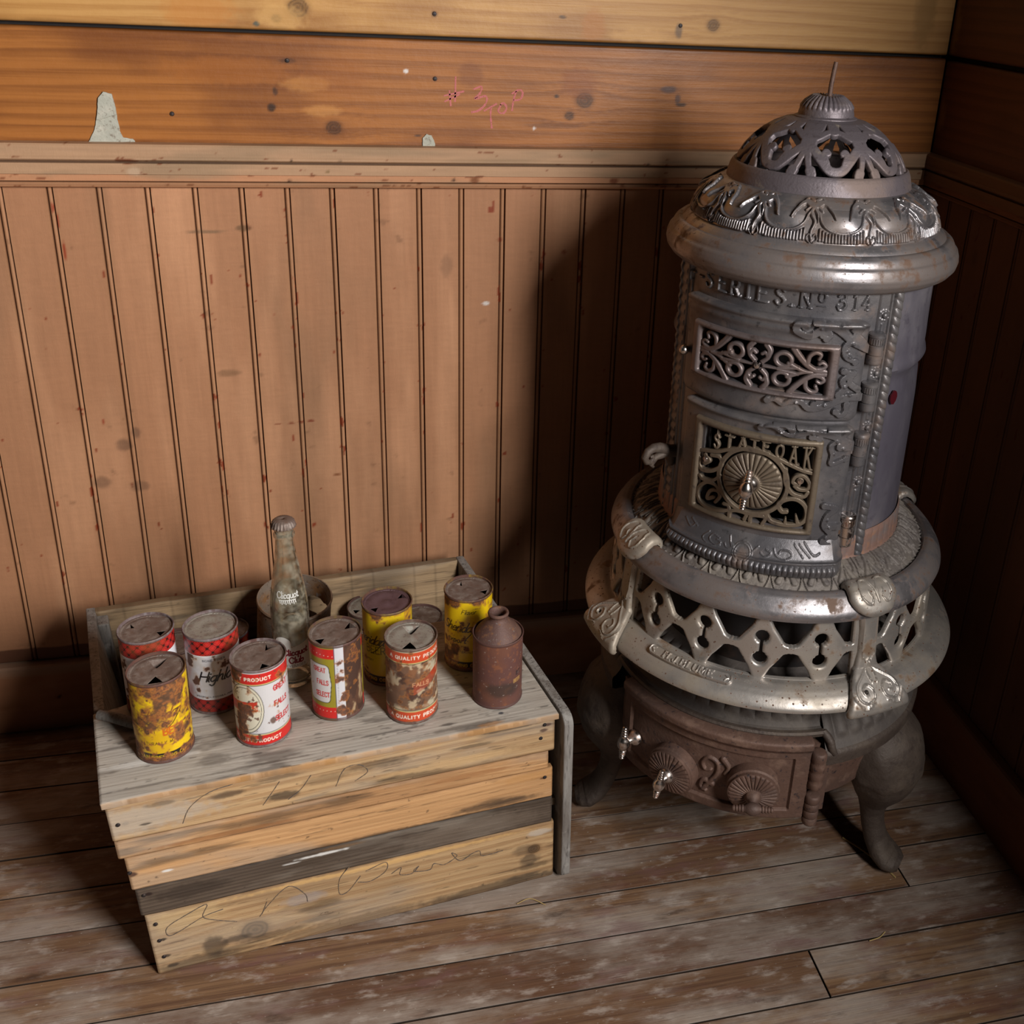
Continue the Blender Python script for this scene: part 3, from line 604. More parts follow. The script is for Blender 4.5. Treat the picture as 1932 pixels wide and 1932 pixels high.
# torn scraps of wall covering
def scrap(name, poly, label, m, th=.0025):
    xs = [p[0] for p in poly]; zs = [p[1] for p in poly]; mb = MB()
    gx = np.linspace(min(xs)-.001, max(xs)+.001, 60); gz = np.linspace(min(zs)-.001, max(zs)+.001, 60)
    X, Z = np.meshgrid(gx, gz, indexing='ij'); ins = np.zeros(X.shape, bool); d = np.full(X.shape, 9.); n = len(poly)
    for i in range(n):
        (x0, z0), (x1, z1) = poly[i], poly[(i+1) % n]
        ins ^= ((z0 > Z) != (z1 > Z)) & (X < (x1-x0)*(Z-z0)/(z1-z0+1e-12)+x0)
        v = np.array([x1-x0, z1-z0]); t = np.clip(((X-x0)*v[0]+(Z-z0)*v[1])/(v@v+1e-12), 0, 1); d = np.minimum(d, np.hypot(X-x0-t*v[0], Z-z0-t*v[1]))
    F = np.where(ins, -d, d)+.0012*(fbm(X*260, Z*260, 3, 8)-.5)
    Hh = .0016*(fbm(X*60, Z*60, 3, 4))+.0012*(Z > (min(zs)+.034)+.3*(X-min(xs)-.03))
    o = cut(name, gx, gz, F, Hh, lambda a, b, h: (a, -.0012-h, b), .0007, m); return tag(o, label, 'wallpaper scrap')
scrap('wallpaper_scrap', [(-1.2294, 1.0042), (-1.2191, 1.0015), (-1.2165, .9843), (-1.2158, .9656), (-1.2143, .9518), (-1.2115, .9448), (-1.1997, .9432), (-1.1965, .9394), (-1.2551, .9381), (-1.246, .9538), (-1.2401, .9739), (-1.2362, .9962)],
      'tall torn grey-white wall covering scrap standing above the chair rail at left', M['paper'])
scrap('wallpaper_scrap', [(-.8135, .950), (-.808, .9555), (-.801, .954), (-.797, .947), (-.7955, .9385), (-.8135, .9385)], 'small torn grey scrap stuck just above the rail, below the chalk marks', M['paper'])

# ================================================================== CRATE
FB = np.array([-1.207, -.5215]); UX = np.array([.531, .062])/math.hypot(.531, .062); UY = np.array([-.097, .412])/math.hypot(.097, .412)
CW, CD, CH_ = .534, .415, .286
ca = math.atan2(UX[1], UX[0])
crate = empty('wooden_crate', (FB[0], FB[1], 0), 'weathered wooden slat crate with open back half, holding the old cans beside the stove', 'crate')
def CR(a, b, z):
    """crate coordinates (along the front, back, up) in metres, relative to its front left foot"""
    lean = -.016*(z/CH_)*(1-a/CW)-.006*(z/CH_)*(a/CW)
    return (UX[0]*(a+lean)+UY[0]*b, UX[1]*(a+lean)+UY[1]*b, z)
GREYW = (srgb(176, 168, 158), srgb(130, 120, 110), srgb(142, 131, 119))
PALEW = (srgb(190, 158, 118), srgb(146, 108, 72), srgb(140, 114, 86))
TANW = (srgb(200, 156, 110), srgb(166, 120, 78), srgb(160, 120, 84))
DARKW = (srgb(98, 84, 72), srgb(54, 44, 38), srgb(74, 62, 54))
def plank(name, a0, a1, q0, q1, side, th, seed, pal, parent, knots=(), sp=(), ragged=.0012, freq=90, contrast=.55, paint=None, step=.0012, streak=.5, m='wood', grime=1.0):
    """side 'f': q is height, board faces the front; 't': q is depth, board faces up.  side may be a map function"""
    xs = np.linspace(a0, a1, int((a1-a0)/step)); qs = np.linspace(q0, q1, max(int((q1-q0)/.0011), 5))
    X, Q = np.meshgrid(xs, qs, indexing='ij')
    C, fine = woodpaint(X, Q, seed, pal, knots, freq=freq, contrast=contrast, streak=streak)
    if grime:
        C = C*(1+.30*(fbm(X*10, Q*700, 3, seed+21)-.5))[..., None]
        C = mix3(C, srgb(66, 54, 44), sst(.56, .76, fbm(X*9, Q*70, 5, seed+22))*.62*grime)
        C = mix3(C, srgb(158, 148, 136), sst(.50, .72, fbm(X*7+3, Q*26, 5, seed+23))*.42*grime)
        C = mix3(C, srgb(44, 36, 32), sst(.70, .80, fbm(X*22, Q*420, 4, seed+24))*.45*grime)
        C = mix3(C, srgb(40, 34, 32), sst(.80, .86, fbm(X*130, Q*160, 4, seed+25))*.6*grime)
    C = spots(C, X, Q, sp)
    if paint: C = paint(C, X, Q)
    eq = np.minimum(Q-q0, q1-Q); ea = np.minimum(X-a0, a1-X)
    C = mix3(C, pal[1]*.5, (1-sst(0, .0035, np.minimum(eq, ea)+.003*(fbm(X*60, Q*60, 2, seed)-.5)))*.55)
    hh = -.0012*(1-sst(0, .0022, eq))-.0012*(1-sst(0, .002, ea))+.0007*(fine-.5)
    # edges wander a little
    wob = ragged*(fbm(X*24, X*0+seed, 3, seed)-.5)*2
    Q2 = Q+wob*np.where(Q > (q0+q1)/2, 1, -1)*(1-sst(0, .01, eq))
    P = np.stack(side(X, Q2, hh), -1); n, k = X.shape
    ring = lambda A: np.concatenate([A[:, :1], A, A[:, -1:]], 1)
    Pb = np.stack(side(X, Q2, np.full(X.shape, -th)), -1)
    P = np.concatenate([Pb[:, :1], P, Pb[:, -1:]], 1); C = np.concatenate([C[:, :1]*.8, C, C[:, -1:]*.8], 1)
    # ends and back as one closed strip
    F = gridF(n, k+2).tolist(); V = P.reshape(-1, 3).tolist(); cl = C.reshape(-1, 3).tolist(); K = k+2
    for i, rev in ((0, False), (n-1, True)):
        r = [i*K+j for j in range(K)]; F.append(r if not rev else r[::-1])
    F.append([0, K-1, (n-1)*K+K-1, (n-1)*K])
    return mesh(name, V, F, M[m], parent, cols=np.array(cl), sharp=50)
front = lambda X, Q, h: np.broadcast_arrays(*CR(X, -h, Q))
dk, dk2 = srgb(46, 40, 38), srgb(66, 56, 48)
wht = np.array([.75, .74, .72])
plank('slat', .003, CW-.004, .2255, .2795, front, .009, 101, PALEW, crate, [(.02, .25, .003)],
      [(.0, .25, .13, .022, srgb(176, 164, 150), .75), (.19, .243, .022, .007, dk, .75), (.19, .272, .03, .004, dk, .5), (.13, .262, .022, .006, dk2, .7), (.06, .268, .02, .004, dk2, .5), (.30, .262, .05, .007, dk2, .55), (.24, .255, .03, .008, dk2, .4),
       (.52, .27, .008, .003, srgb(70, 46, 44), .8), (.515, .262, .006, .003, srgb(70, 46, 44), .8), (.42, .26, .03, .003, dk, .6), (.47, .276, .04, .003, dk, .6), (.40, .24, .1, .006, srgb(205, 172, 128), .6), (.04, .243, .008, .002, dk, .8)])
plank('slat', .004, CW-.012, .1975, .2245, front, .009, 102, TANW, crate, [], [(.42, .213, .06, .004, srgb(150, 100, 60), .5), (.12, .203, .09, .004, srgb(150, 100, 60), .6)], freq=140)
plank('slat', .010, CW-.006, .1465, .1970, front, .009, 103, TANW, crate, [], [(.45, .155, .07, .006, dk, .6), (.30, .148, .08, .004, dk, .55), (.515, .182, .006, .0025, srgb(80, 50, 40), .85), (.015, .172, .006, .004, srgb(70, 46, 40), .9), (.052, .166, .007, .002, wht, .9), (.20, .183, .010, .0022, wht, .0), (.5, .19, .05, .01, srgb(190, 140, 86), .5)], freq=150, contrast=.35)
plank('slat', .013, CW-.006, .1025, .1460, front, .009, 104, DARKW, crate, [], [(.228, .137, .035, .0022, wht, .9), (.19, .133, .012, .0015, wht, .6), (.07, .128, .05, .012, srgb(50, 40, 34), .6), (.25, .142, .03, .003, srgb(120, 90, 60), .6), (.014+.012, .136, .005, .0035, srgb(40, 26, 24), .9), (.42, .12, .1, .02, srgb(116, 102, 90), .5)], freq=190)
plank('slat', .0165, CW-.003, .0015, .1020, front, .010, 105, PALEW, crate, [(.135, .037, .017), (.503, .060, .009)],
      [(.085, .026, .016, .020, dk, .65), (.11, .030, .02, .006, dk, .6), (.16, .022, .05, .006, dk2, .5), (.496, .042, .016, .012, dk2, .65), (.49, .062, .02, .01, dk2, .5), (.50, .03, .03, .006, srgb(40, 34, 30), .5), (.45, .008, .12, .010, dk2, .7), (.25, .010, .12, .010, srgb(110, 90, 70), .6), (.06, .008, .05, .01, dk2, .6), (.02+.006, .085, .004, .003, dk, .9), (.03, .058, .005, .0025, dk, .9), (.03, .03, .006, .003, dk, .8), (.035, .012, .008, .003, dk, .7),
       (.30, .097, .2, .004, srgb(220, 178, 118), .7), (.51, .088, .02, .006, srgb(196, 188, 178), .6), (.06, .085, .05, .02, srgb(206, 178, 132), .45), (.2, .07, .03, .01, srgb(150, 150, 156), .45)], freq=70)
# upright end panels, back board, top board, shelf
def endmap(a0):
    return lambda X, Q, h: np.broadcast_arrays(*CR(a0+h, X, Q))
mb = MB()
rc = [(-.013, .012), (-.013, .270)]+[(-.013+.017*(1-cos(t)), .270+.017*sin(t)) for t in np.linspace(.2, pi/2, 6)]+[(.415, .287), (.415, .0), (.0, .0)]
mb.prism(rc, CW+.0035, CW+.0165, lambda b, z, a: CR(a, b, z))
ep = mb.build('end_panel', M['wood'], crate, flat=True); 
def solidcol(o, f):
    me = o.data; n = len(me.vertices); co = np.zeros(n*3, np.float32); me.vertices.foreach_get('co', co); co = co.reshape(-1, 3)
    a = me.color_attributes.new('Col', 'FLOAT_COLOR', 'POINT'); c = np.array([f(*p) for p in co], np.float32); a.data.foreach_set('color', np.c_[c, np.zeros(n)].astype(np.float32).ravel())
def greyedge():
    m = mat('grey_weathered_wood', (.27, .255, .24), [('n', (60, 60, 14), 6, .42, .68, (.17, .15, .135), None, None), ('n', (260, 260, 30), 5, .5, .72, (.08, .07, .065), None, None), ('n', 40, 5, .58, .72, (.36, .34, .32), None, None)], .7, 0, [((400, 400, 40), .5, .001)], .3)
    return m
M['greywood'] = greyedge()
M['brownwood'] = mat('brown_crate_board', (.25, .19, .13), [('n', (12, 12, 90), 6, .42, .68, (.15, .11, .075), None, None), ('n', (300, 300, 12), 5, .5, .75, (.11, .08, .06), None, None)], .75, 0, [((300, 300, 30), .4, .001)], .3)
ep.data.materials[0] = M['greywood']; bevel(ep, .0022)
mb = MB(); mb.prism([(.0105, .0), (.0105, .2725), (.150, .2725), (.170, .2865), (CD, .2865), (CD, 0)], .0005, .0125, lambda b, z, a: CR(a+.024*(1-z/CH_), b, z))
lp = mb.build('end_panel', M['greywood'], crate, flat=True); bevel(lp, .0015)
backf = lambda X, Q, h: np.broadcast_arrays(*CR(X, CD-.0135-h, Q))
def bpaint(C, X, Q):
    return C*(1-.35*((abs(((X*31) % 1)-.5) < .03))*fbm(X*0+3, Q*30, 2, 4))[..., None]
plank('backboard', .0125, CW+.003, .004, .2865, backf, .012, 111, (srgb(172, 146, 114), srgb(132, 108, 82), srgb(142, 118, 92)), crate, [], [], freq=40, contrast=.4, paint=bpaint, step=.003, streak=.3)
# top board: the far left corner is broken away
def toppoly():
    xs = np.linspace(-.001, CW+.001, 420); qs = np.linspace(-.0035, .245, 190); X, Q = np.meshgrid(xs, qs, indexing='ij')
    C, fine = woodpaint(X, Q, 121, GREYW, [(.36, .03, .004)], freq=30, contrast=.32, streak=.5, warp=.02)
    C = mix3(C, srgb(172, 166, 158), sst(.45, .7, fbm(X*14, Q*22, 5, 131))*.5); C = mix3(C, srgb(74, 66, 60), sst(.60, .76, fbm(X*16, Q*60, 5, 132))*.6); C = mix3(C, srgb(50, 44, 42), sst(.70, .78, fbm(X*40, Q*300, 4, 133))*.6)
    C = spots(C, X, Q, [(.05, .055, .06, .006, srgb(206, 202, 196), .7), (.03, .09, .04, .004, dk, .5), (.12, .035, .02, .012, dk2, .45), (.30, .075, .03, .012, dk2, .55), (.20, .06, .02, .006, dk, .4), (.33, .025, .05, .0022, dk, .6), (.26, .030, .04, .002, dk, .6), (.40, .018, .012, .003, dk, .7), (.17, .012, .07, .0022, dk2, .6), (.05, .014, .05, .002, dk, .5),
         (.45, .004, .02, .004, srgb(170, 120, 70), .7), (.50, .07, .02, .004, dk2, .6), (.49, .14, .03, .05, srgb(172, 166, 158), .5), (.34, .1, .07, .05, srgb(170, 164, 154), .4), (.09, .15, .05, .03, srgb(128, 104, 84), .5), (.47, .02, .004, .003, srgb(60, 62, 70), .9), (.28, .11, .03, .02, dk2, .4), (.15, .08, .03, .01, dk2, .4), (.42, .008, .06, .004, dk2, .6)])
    C = mix3(C, srgb(190, 140, 82), (1-sst(.0, .0045, Q+.0035+.004*(fbm(X*40, Q*0, 3, 9)-.5)))*.8)
    d = sdbox(X, Q, -.0005, CW+.0005, -.003+.0016*(fbm(X*30, X*0, 3, 8)), .2445, .001)
    brk = np.hypot((X+.01)/1.35, Q-.262+.25*0)-(.097+.006*(fbm(X*90, Q*90, 3, 6)-.5))
    d = np.maximum(d, -brk)
    H = .0010*(fine-.5)-.0015*(1-sst(0, .002, -d))
    o = cut('deck_board', xs, qs, d, H, lambda a, q, h: CR(a, q, .2865+h), .0085, M['wood'], crate, sharp=50)
    me = o.data; n = len(me.vertices); co = np.zeros(n*3, np.float32); me.vertices.foreach_get('co', co); co = co.reshape(-1, 3)
    # colours by nearest grid node
    A = np.array([[UX[0], UY[0]], [UX[1], UY[1]]]); ab = np.linalg.solve(A, co[:, :2].T.astype(float))
    ia = np.clip(np.round((ab[0]+.011-xs[0])/(xs[1]-xs[0])), 0, len(xs)-1).astype(int); iq = np.clip(np.round((ab[1]-qs[0])/(qs[1]-qs[0])), 0, len(qs)-1).astype(int)
    c = C[ia, iq]; c[len(c)//2:] *= .8
    a = me.color_attributes.new('Col', 'FLOAT_COLOR', 'POINT'); a.data.foreach_set('color', np.c_[c, np.zeros(n)].astype(np.float32).ravel())
    return o
toppoly()
mb = MB(); mb.box((.026, .013, .118), (CW+.003, CD-.0135, .130), CR); mb.build('shelf', M['brownwood'], crate, flat=True)
mb = MB(); mb.box((.0005+.012, CD-.040, .1305), (.0005+.027, CD-.0137, .280), CR); bt = mb.build('corner_batten', M['greywood'], crate, flat=True); bevel(bt, .002)
PC = [[(78, 233), (89, 255), (112, 271), (138, 276)], [(167, 235), (180, 253), (189, 266)], [(196, 236), (212, 248), (225, 266)], [(252, 241), (264, 265), (282, 267), (291, 254), (275, 243)],
      [(103, 85), (79, 80), (49, 65), (37, 63), (38, 77), (62, 90), (86, 99), (79, 80), (96, 68), (116, 59)], [(143, 58), (156, 75), (182, 97), (200, 78), (202, 64)], [(146, 61), (154, 80)],
      [(258, 107), (244, 89), (242, 64), (253, 65), (270, 86)], [(266, 76), (282, 73), (302, 84), (303, 99), (277, 92)],
      [(309, 77), (322, 84), (320, 72), (335, 69), (345, 79), (338, 72), (359, 68), (365, 77), (379, 71), (396, 81), (389, 88), (400, 71), (417, 79), (427, 80), (431, 70), (459, 71)]]
for q in PC: ribbon([q], .00034, lambda a, z, h: CR(a, -h-.0005, z), 'pencil_stroke', M['pencil'], crate, .0003, .5)
for (a, z) in ((.006+.006, .175), (.021, .136), (.026, .086), (.026, .058), (.517, .183), (.511, .25), (.516, .271), (.012, .250), (.027, .03)):
    nb = MB(); T = Matrix.Translation(CR(a, -.0005, z)) @ Matrix.Rotation(ca, 4, 'Z') @ Matrix.Rotation(pi/2, 4, 'X')
    nb.lathe([(0, .0012), (.0020, .0009), (.0027, 0), (.0027, -.003)], 10, T); nb.build('nail', M['nail'], crate)

# ================================================================== CANS
def crate_pt(x, y): return np.array([x, y])
def profile_pts(prof, d):
    out = []
    for a, b in zip(prof[:-1], prof[1:]):
        n = max(int(math.hypot(b[0]-a[0], b[1]-a[1])/d), 1)
        out += [(a[0]+(b[0]-a[0])*i/n, a[1]+(b[1]-a[1])*i/n) for i in range(n)]
    return np.array(out+[prof[-1]])
CRD, CHT = .0327, .114
def can_body(parent, art, name='body', r=CRD, h=CHT, nth=300, dent=None, m='tin'):
    pr = profile_pts([(r-.004, .0018), (r-.0012, .0), (r+.0004, .0006), (r+.0006, .0022), (r-.0004, .0036), (r-.0003, h-.0042), (r+.0005, h-.003), (r+.0007, h-.001), (r, h), (r-.0011, h-.0006), (r-.0013, h-.004)], .00075)
    th = np.linspace(-pi, pi, nth, endpoint=False); T, Z = np.meshgrid(th, pr[:, 1], indexing='ij'); Rr = np.repeat(pr[None, :, 0], nth, 0)
    U = T*r
    if dent is not None: Rr = Rr+dent(U, Z)
    C = art(U, Z)
    rim = (Z < .0038) | (Z > h-.0042)
    C = C.copy(); fr = fbm(U*300, Z*300, 3, 3)
    C[..., :3] = mix3(C[..., :3], srgb(82, 56, 52), rim*(.75+.25*fr)); C[..., 3] = np.maximum(C[..., 3], rim*.7)
    # u = 0 faces -Y of the can's own frame, u grows to the right as seen from outside
    P = np.stack([Rr*np.sin(T), -Rr*np.cos(T), Z], -1)
    return grid(name, P, M[m], parent, cu=True, cols=C, sharp=50)
def can_lid(parent, tris, m, r=CRD-.0012, z=CHT-.0038, name='lid'):
    xs = np.linspace(-r, r, 72); X, Y = np.meshgrid(xs, xs, indexing='ij'); d = np.hypot(X, Y)-r; fl = []
    for (ang, rad, size) in tris:
        # can-opener triangle: base at the rim, apex towards the middle
        a = radians(ang); er = np.array([sin(a), -cos(a)]); et = np.array([cos(a), sin(a)])
        u = X*er[0]+Y*er[1]; v = X*et[0]+Y*et[1]; ap = rad; bs = min(rad+size, r-.0012)
        tri = np.maximum(np.maximum(u-bs, (ap-u)), np.maximum(abs(v)-(u-ap)*.62, ap-u)*.85)
        d = np.maximum(d, -tri); fl.append((er, et, ap, bs))
    H = .0006*np.cos(np.clip(np.hypot(X, Y)/r, 0, 1)*9)+.0009*(np.hypot(X, Y) > r-.003)+.0004*(fbm(X*90, Y*90, 3, int(z*1e4) % 50)-.5)
    o = cut(name, xs, xs, d, H, lambda a, b, h: (a, b, z+h), .0006, m, parent, sharp=45)
    for er, et, ap, bs in fl:
        mb = MB(); wv = (bs-ap)*.60; b1 = er*bs+et*wv; b2 = er*bs-et*wv; tip = er*(bs-(bs-ap)*.45)
        q = [(b1[0], b1[1], z-.0003), (b2[0], b2[1], z-.0003), (tip[0], tip[1], z-(bs-ap)*.85)]
        mb.add(q+[(a, b, c-.0005) for a, b, c in q], [(0, 1, 2), (3, 5, 4), (0, 3, 4, 1), (1, 4, 5, 2), (2, 5, 3, 0)])
        mb.build('opener_flap', m, o, flat=True)
    return o
def can_base(parent, r=CRD-.003, z=.0022):
    mb = MB(); mb.lathe([(0.0001, z), (r, z), (r+.0006, z-.001)], 40); return mb.build('base', M['rusttin'], parent)
RC, RO, RD = srgb(92, 58, 42), srgb(136, 80, 42), srgb(58, 38, 32)
def rustify(cv, seed, lo, hi, scale=60, bias=0, edge=True, streak=1.0, k=1.0):
    n = fbm(cv.X*scale, cv.Y*scale*streak, 5, seed)+bias
    m = sst(lo, hi, n); f = fbm(cv.X*scale*4, cv.Y*scale*4, 4, seed+9)
    if edge: cv.mask(sst(lo-.05, lo+.01, n)*.55*k, srgb(176, 112, 52), .4)
    c = RC+(RO-RC)*sst(.45, .7, f)[..., None]+(RD-RC)*sst(.55, .8, 1-f)[..., None]*.8
    cv.C = mix3(cv.C, c, m*.95*k); cv.A = np.maximum(cv.A, m); return cv
def plaid(cv, z0, z1, red, seed):
    X, Z = cv.X, cv.Y; band = (Z > z0) & (Z < z1); d = np.maximum(z0-Z, Z-z1)
    cv.fill(d, red); a = (X+Z*1.0)/.0125; b = (X-Z*1.0)/.0125
    fa, fb = a-np.floor(a), b-np.floor(b); la = abs(fa-.5) < .07; lb = abs(fb-.5) < .07; l2 = (abs(fa-.25) < .035) | (abs(fb-.25) < .035) | (abs(fa-.75) < .03) | (abs(fb-.75) < .03)
    blk = (abs(fa-.5) < .17) & (abs(fb-.5) < .17)
    cv.mask(band*((la | lb)*.7), srgb(40, 14, 14)); cv.mask(band*(l2*.5), srgb(50, 16, 16)); cv.mask(band*(blk*.95), srgb(28, 16, 18))
    cv.mask(band*sst(.45, .75, fbm(X*50, Z*50, 4, seed))*.65, srgb(128, 66, 36), .5)
def art_plaid(seed, red=srgb(190, 44, 40), light=.5):
    def f(U, Z):
        cv = Canvas(U, Z, srgb(214, 216, 224))
        cv.mask(sst(.4, .75, fbm(U*40, Z*40, 4, seed))*.5, srgb(176, 166, 148))
        plaid(cv, .0885, .110, red, seed); plaid(cv, .0035, .0225, red*.72, seed+2)
        cv.fill(abs(Z-.0882)-.0007, srgb(225, 225, 228)); cv.fill(abs(Z-.0232)-.0006, srgb(228, 228, 232))
        cv.text('Highlander', -.021, .0505, .0142, .00105, srgb(22, 20, 26), slant=.34, gap=.09, ws=.95)
        cv.text('BEER', .0215, .0385, .009, .0012, srgb(186, 40, 34), gap=.25)
        cv.text('NONE FINER', .0, .0805, .0028, .00032, srgb(60, 66, 84), gap=.45, anchor='c')
        cv.text('BREWING CO. MISSOULA, MONTANA', .0, .0262, .0019, .00025, srgb(80, 84, 92), gap=.4, anchor='c')
        w = (Z > .024) & (Z < .088)
        n = fbm(U*85, Z*85, 5, seed+4)+.12*np.exp(-((U+.03)/.012)**2)
        m = sst(.69, .75, n)*w; cv.mask(sst(.62, .71, n)*w*.4, srgb(190, 140, 80), .4); cv.mask(m*.95, srgb(88, 52, 34), 1.0)
        return cv.out()
    return f
def art_yellow(seed, lo, hi, off, wear_top, extra=None, base=srgb(226, 190, 22)):
    def f(U, Z):
        cv = Canvas(U, Z, base); cv.mask(sst(.45, .75, fbm(U*30, Z*30, 4, seed))*.6, srgb(196, 146, 20))
        cv.fill(np.maximum(.0035-Z, Z-.0155), srgb(38, 30, 24)); cv.text('SHERIDAN BREWING CO.', off-.012, .0072, .0045, .00045, srgb(206, 170, 30), gap=.3, anchor='c')
        ink = srgb(52, 32, 18)
        cv.text('Sheridan', off-.001, .064, .0135, .0009, ink, slant=.4, gap=.06, ws=.9, anchor='c')
        cv.stroke = Field(U, Z); cv.stroke.stroke([(off+.005, .049), (off+.012, .054), (off+.022, .066)], .0007); cv.fill(cv.stroke.d, ink)
        if extra: extra(cv, off)
        b = .20*sst(.086, .108, Z)*wear_top+.10*sst(.016, .0, Z)
        rustify(cv, seed+3, lo, hi, 55, b); rustify(cv, seed+8, lo+.10, hi+.12, 140, b*.5)
        return cv.out()
    return f
def ex_front(cv, o):
    cv.text('EXPORT', o-.007, .045, .0055, .0004, srgb(70, 44, 20), anchor='r', gap=.2); cv.text('BEER', o+.001, .0405, .0092, .0011, srgb(196, 98, 24), gap=.2, ws=.8)
    cv.text('NATURALLY MATURED', o+.002, .0285, .0034, .00036, srgb(60, 40, 20), anchor='c', gap=.4)
def ex_mid(cv, o):
    cv.text('BEER', o-.003, .050, .011, .00055, srgb(60, 52, 20), gap=.2, ws=.8); cv.text('EXPORT', o-.008, .037, .003, .0003, srgb(60, 52, 20), gap=.3)
def ex_right(cv, o):
    cv.text('Flavor', o+.014, .0925, .0062, .00045, srgb(40, 26, 16), slant=.35, gap=.12, anchor='c'); cv.text('export', o-.004, .046, .008, .0008, srgb(60, 34, 18), gap=.2, slant=.2, anchor='c')
    cv.text('FINEST MATERIALS', o-.002, .030, .003, .0003, srgb(60, 40, 20), anchor='c', gap=.4)
RED = srgb(198, 38, 34)
def bands(cv, red, end, end2, fs=.0042, olive=srgb(190, 176, 120)):
    U, Z = cv.X, cv.Y
    cv.fill(np.maximum(.0935-Z, Z-.1085), red); cv.fill(np.maximum(.0035-Z, Z-.0185), red)
    cv.fill(abs(Z-.0928)-.0007, olive); cv.fill(abs(Z-.0192)-.0007, olive); cv.fill(abs(Z-.0915)-.0004, srgb(36, 34, 32)); cv.fill(abs(Z-.0206)-.0004, srgb(36, 34, 32))
    for o in (0, -.2+.0, .0999): pass
    cv.text('A QUALITY PRODUCT', end, .0985, fs, .00055, srgb(236, 226, 210), anchor='r', gap=.42); cv.text('A QUALITY PRODUCT', end2, .0085, fs, .00055, srgb(236, 226, 210), anchor='r', gap=.42)
def art_gfs1(U, Z):
    cv = Canvas(U, Z, srgb(206, 204, 206))
    cv.mask(np.clip(.5+.5*np.sin(Z*5200+3*fbm(U*80, Z*80, 2, 3)), 0, 1)*.12, srgb(150, 150, 156))
    sh = np.hypot((U+.0215)/1.0, (Z-.057)/1.55)
    cv.fill(sh-.0232, srgb(30, 30, 30)); cv.fill(sh-.0225, srgb(212, 206, 186)); cv.fill(abs(sh-.0200)-.0003, srgb(50, 46, 40))
    rb = np.maximum(abs(Z-.060-.10*(U+.02))-.0072, U+.0055); cv.fill(rb, srgb(186, 56, 40)); cv.text('FALLS', -.016, .0572, .0048, .00055, srgb(216, 190, 160), anchor='c')
    for t, z in (('GREAT', .079), ('FALLS', .0565), ('SELECT', .0345)): cv.text(t, .0150, z, .0068, .00085, srgb(186, 52, 56), gap=.16, ws=.72)
    bands(cv, RED, .0125, .0205)
    rustify(cv, 51, .67, .75, 70, .26*np.exp(-(np.hypot((U+.022)/.013, (Z-.045)/.028))**2)+.10*np.exp(-((U+.033)/.008)**2)+.06*sst(.104, .11, Z)-.09*sst(-.004, .004, U))
    n = fbm(U*160, Z*160, 4, 55)-.06*sst(-.004, .004, U); cv.mask(sst(.66, .72, n)*.9, RC, 1)
    cv.mask((1-sst(.6, 1.2, np.hypot((U-.0115)/.0042, (Z-.0365)/.0055)+.4*(fbm(U*400, Z*400, 3, 6)-.5)))*.9, RC, 1)
    return cv.out()
def art_gfs2(U, Z):
    cv = Canvas(U, Z, srgb(150, 138, 40)); cv.mask(sst(.4, .8, fbm(U*40, Z*40, 4, 2))*.5, srgb(116, 104, 36))
    pan = sdbox(U+.0004*0, Z, -.043, -.0095+.0, .0265, .0855, .006)+.055*np.maximum(U+.02, 0)*0+np.abs(Z-.056)*.10-.0025
    cv.fill(pan, srgb(28, 28, 26)); cv.fill(pan+.0009, srgb(206, 206, 206))
    for t, z in (('GREAT', .073), ('FALLS', .0545), ('SELECT', .0365)): cv.text(t, {'GREAT': -.0145, 'FALLS': -.0115, 'SELECT': -.0105}[t], z, .0066, .0007, srgb(192, 66, 66), gap=.13, ws=.62, anchor='r')
    cv.fill(np.maximum(.094-Z, Z-.1085), RED); cv.fill(np.maximum(.0035-Z, Z-.0205), RED)
    for k in range(9): cv.fill(np.hypot(U+.036-.0052*k, Z-.1015+.0006*k)-.0006, srgb(230, 214, 200)); cv.fill(np.hypot(U+.036-.0052*k, Z-.0145)-.0006, srgb(220, 190, 170))
    st = np.maximum(abs(U-.0035)-.0056, -1); cv.fill(st, srgb(206, 206, 212)); cv.fill(abs(U+.0025)-.0004, srgb(60, 60, 90))
    for k in range(26): cv.fill(np.maximum(abs(Z-.026-.0026*k)-.0004, abs(U-.0008)-.0011), srgb(110, 104, 110), k=.7)
    b2 = np.maximum(.0093-U, U-.0415); m = (1-sst(-.0006, .0006, b2)); f = fbm(U*90, Z*40, 5, 33); cv.mask(m, srgb(88, 58, 42), 1.0); cv.mask(m*sst(.55, .68, f)*.8, srgb(176, 150, 116), .8); cv.mask(m*sst(.5, .6, 1-f)*.6, srgb(52, 34, 28), 1)
    rustify(cv, 61, .66, .73, 80, .20*np.exp(-((U-.006)/.005)**2)*sst(.09, .02, Z)+.05*sst(.104, .11, Z)-.12*(U < -.003))
    return cv.out()
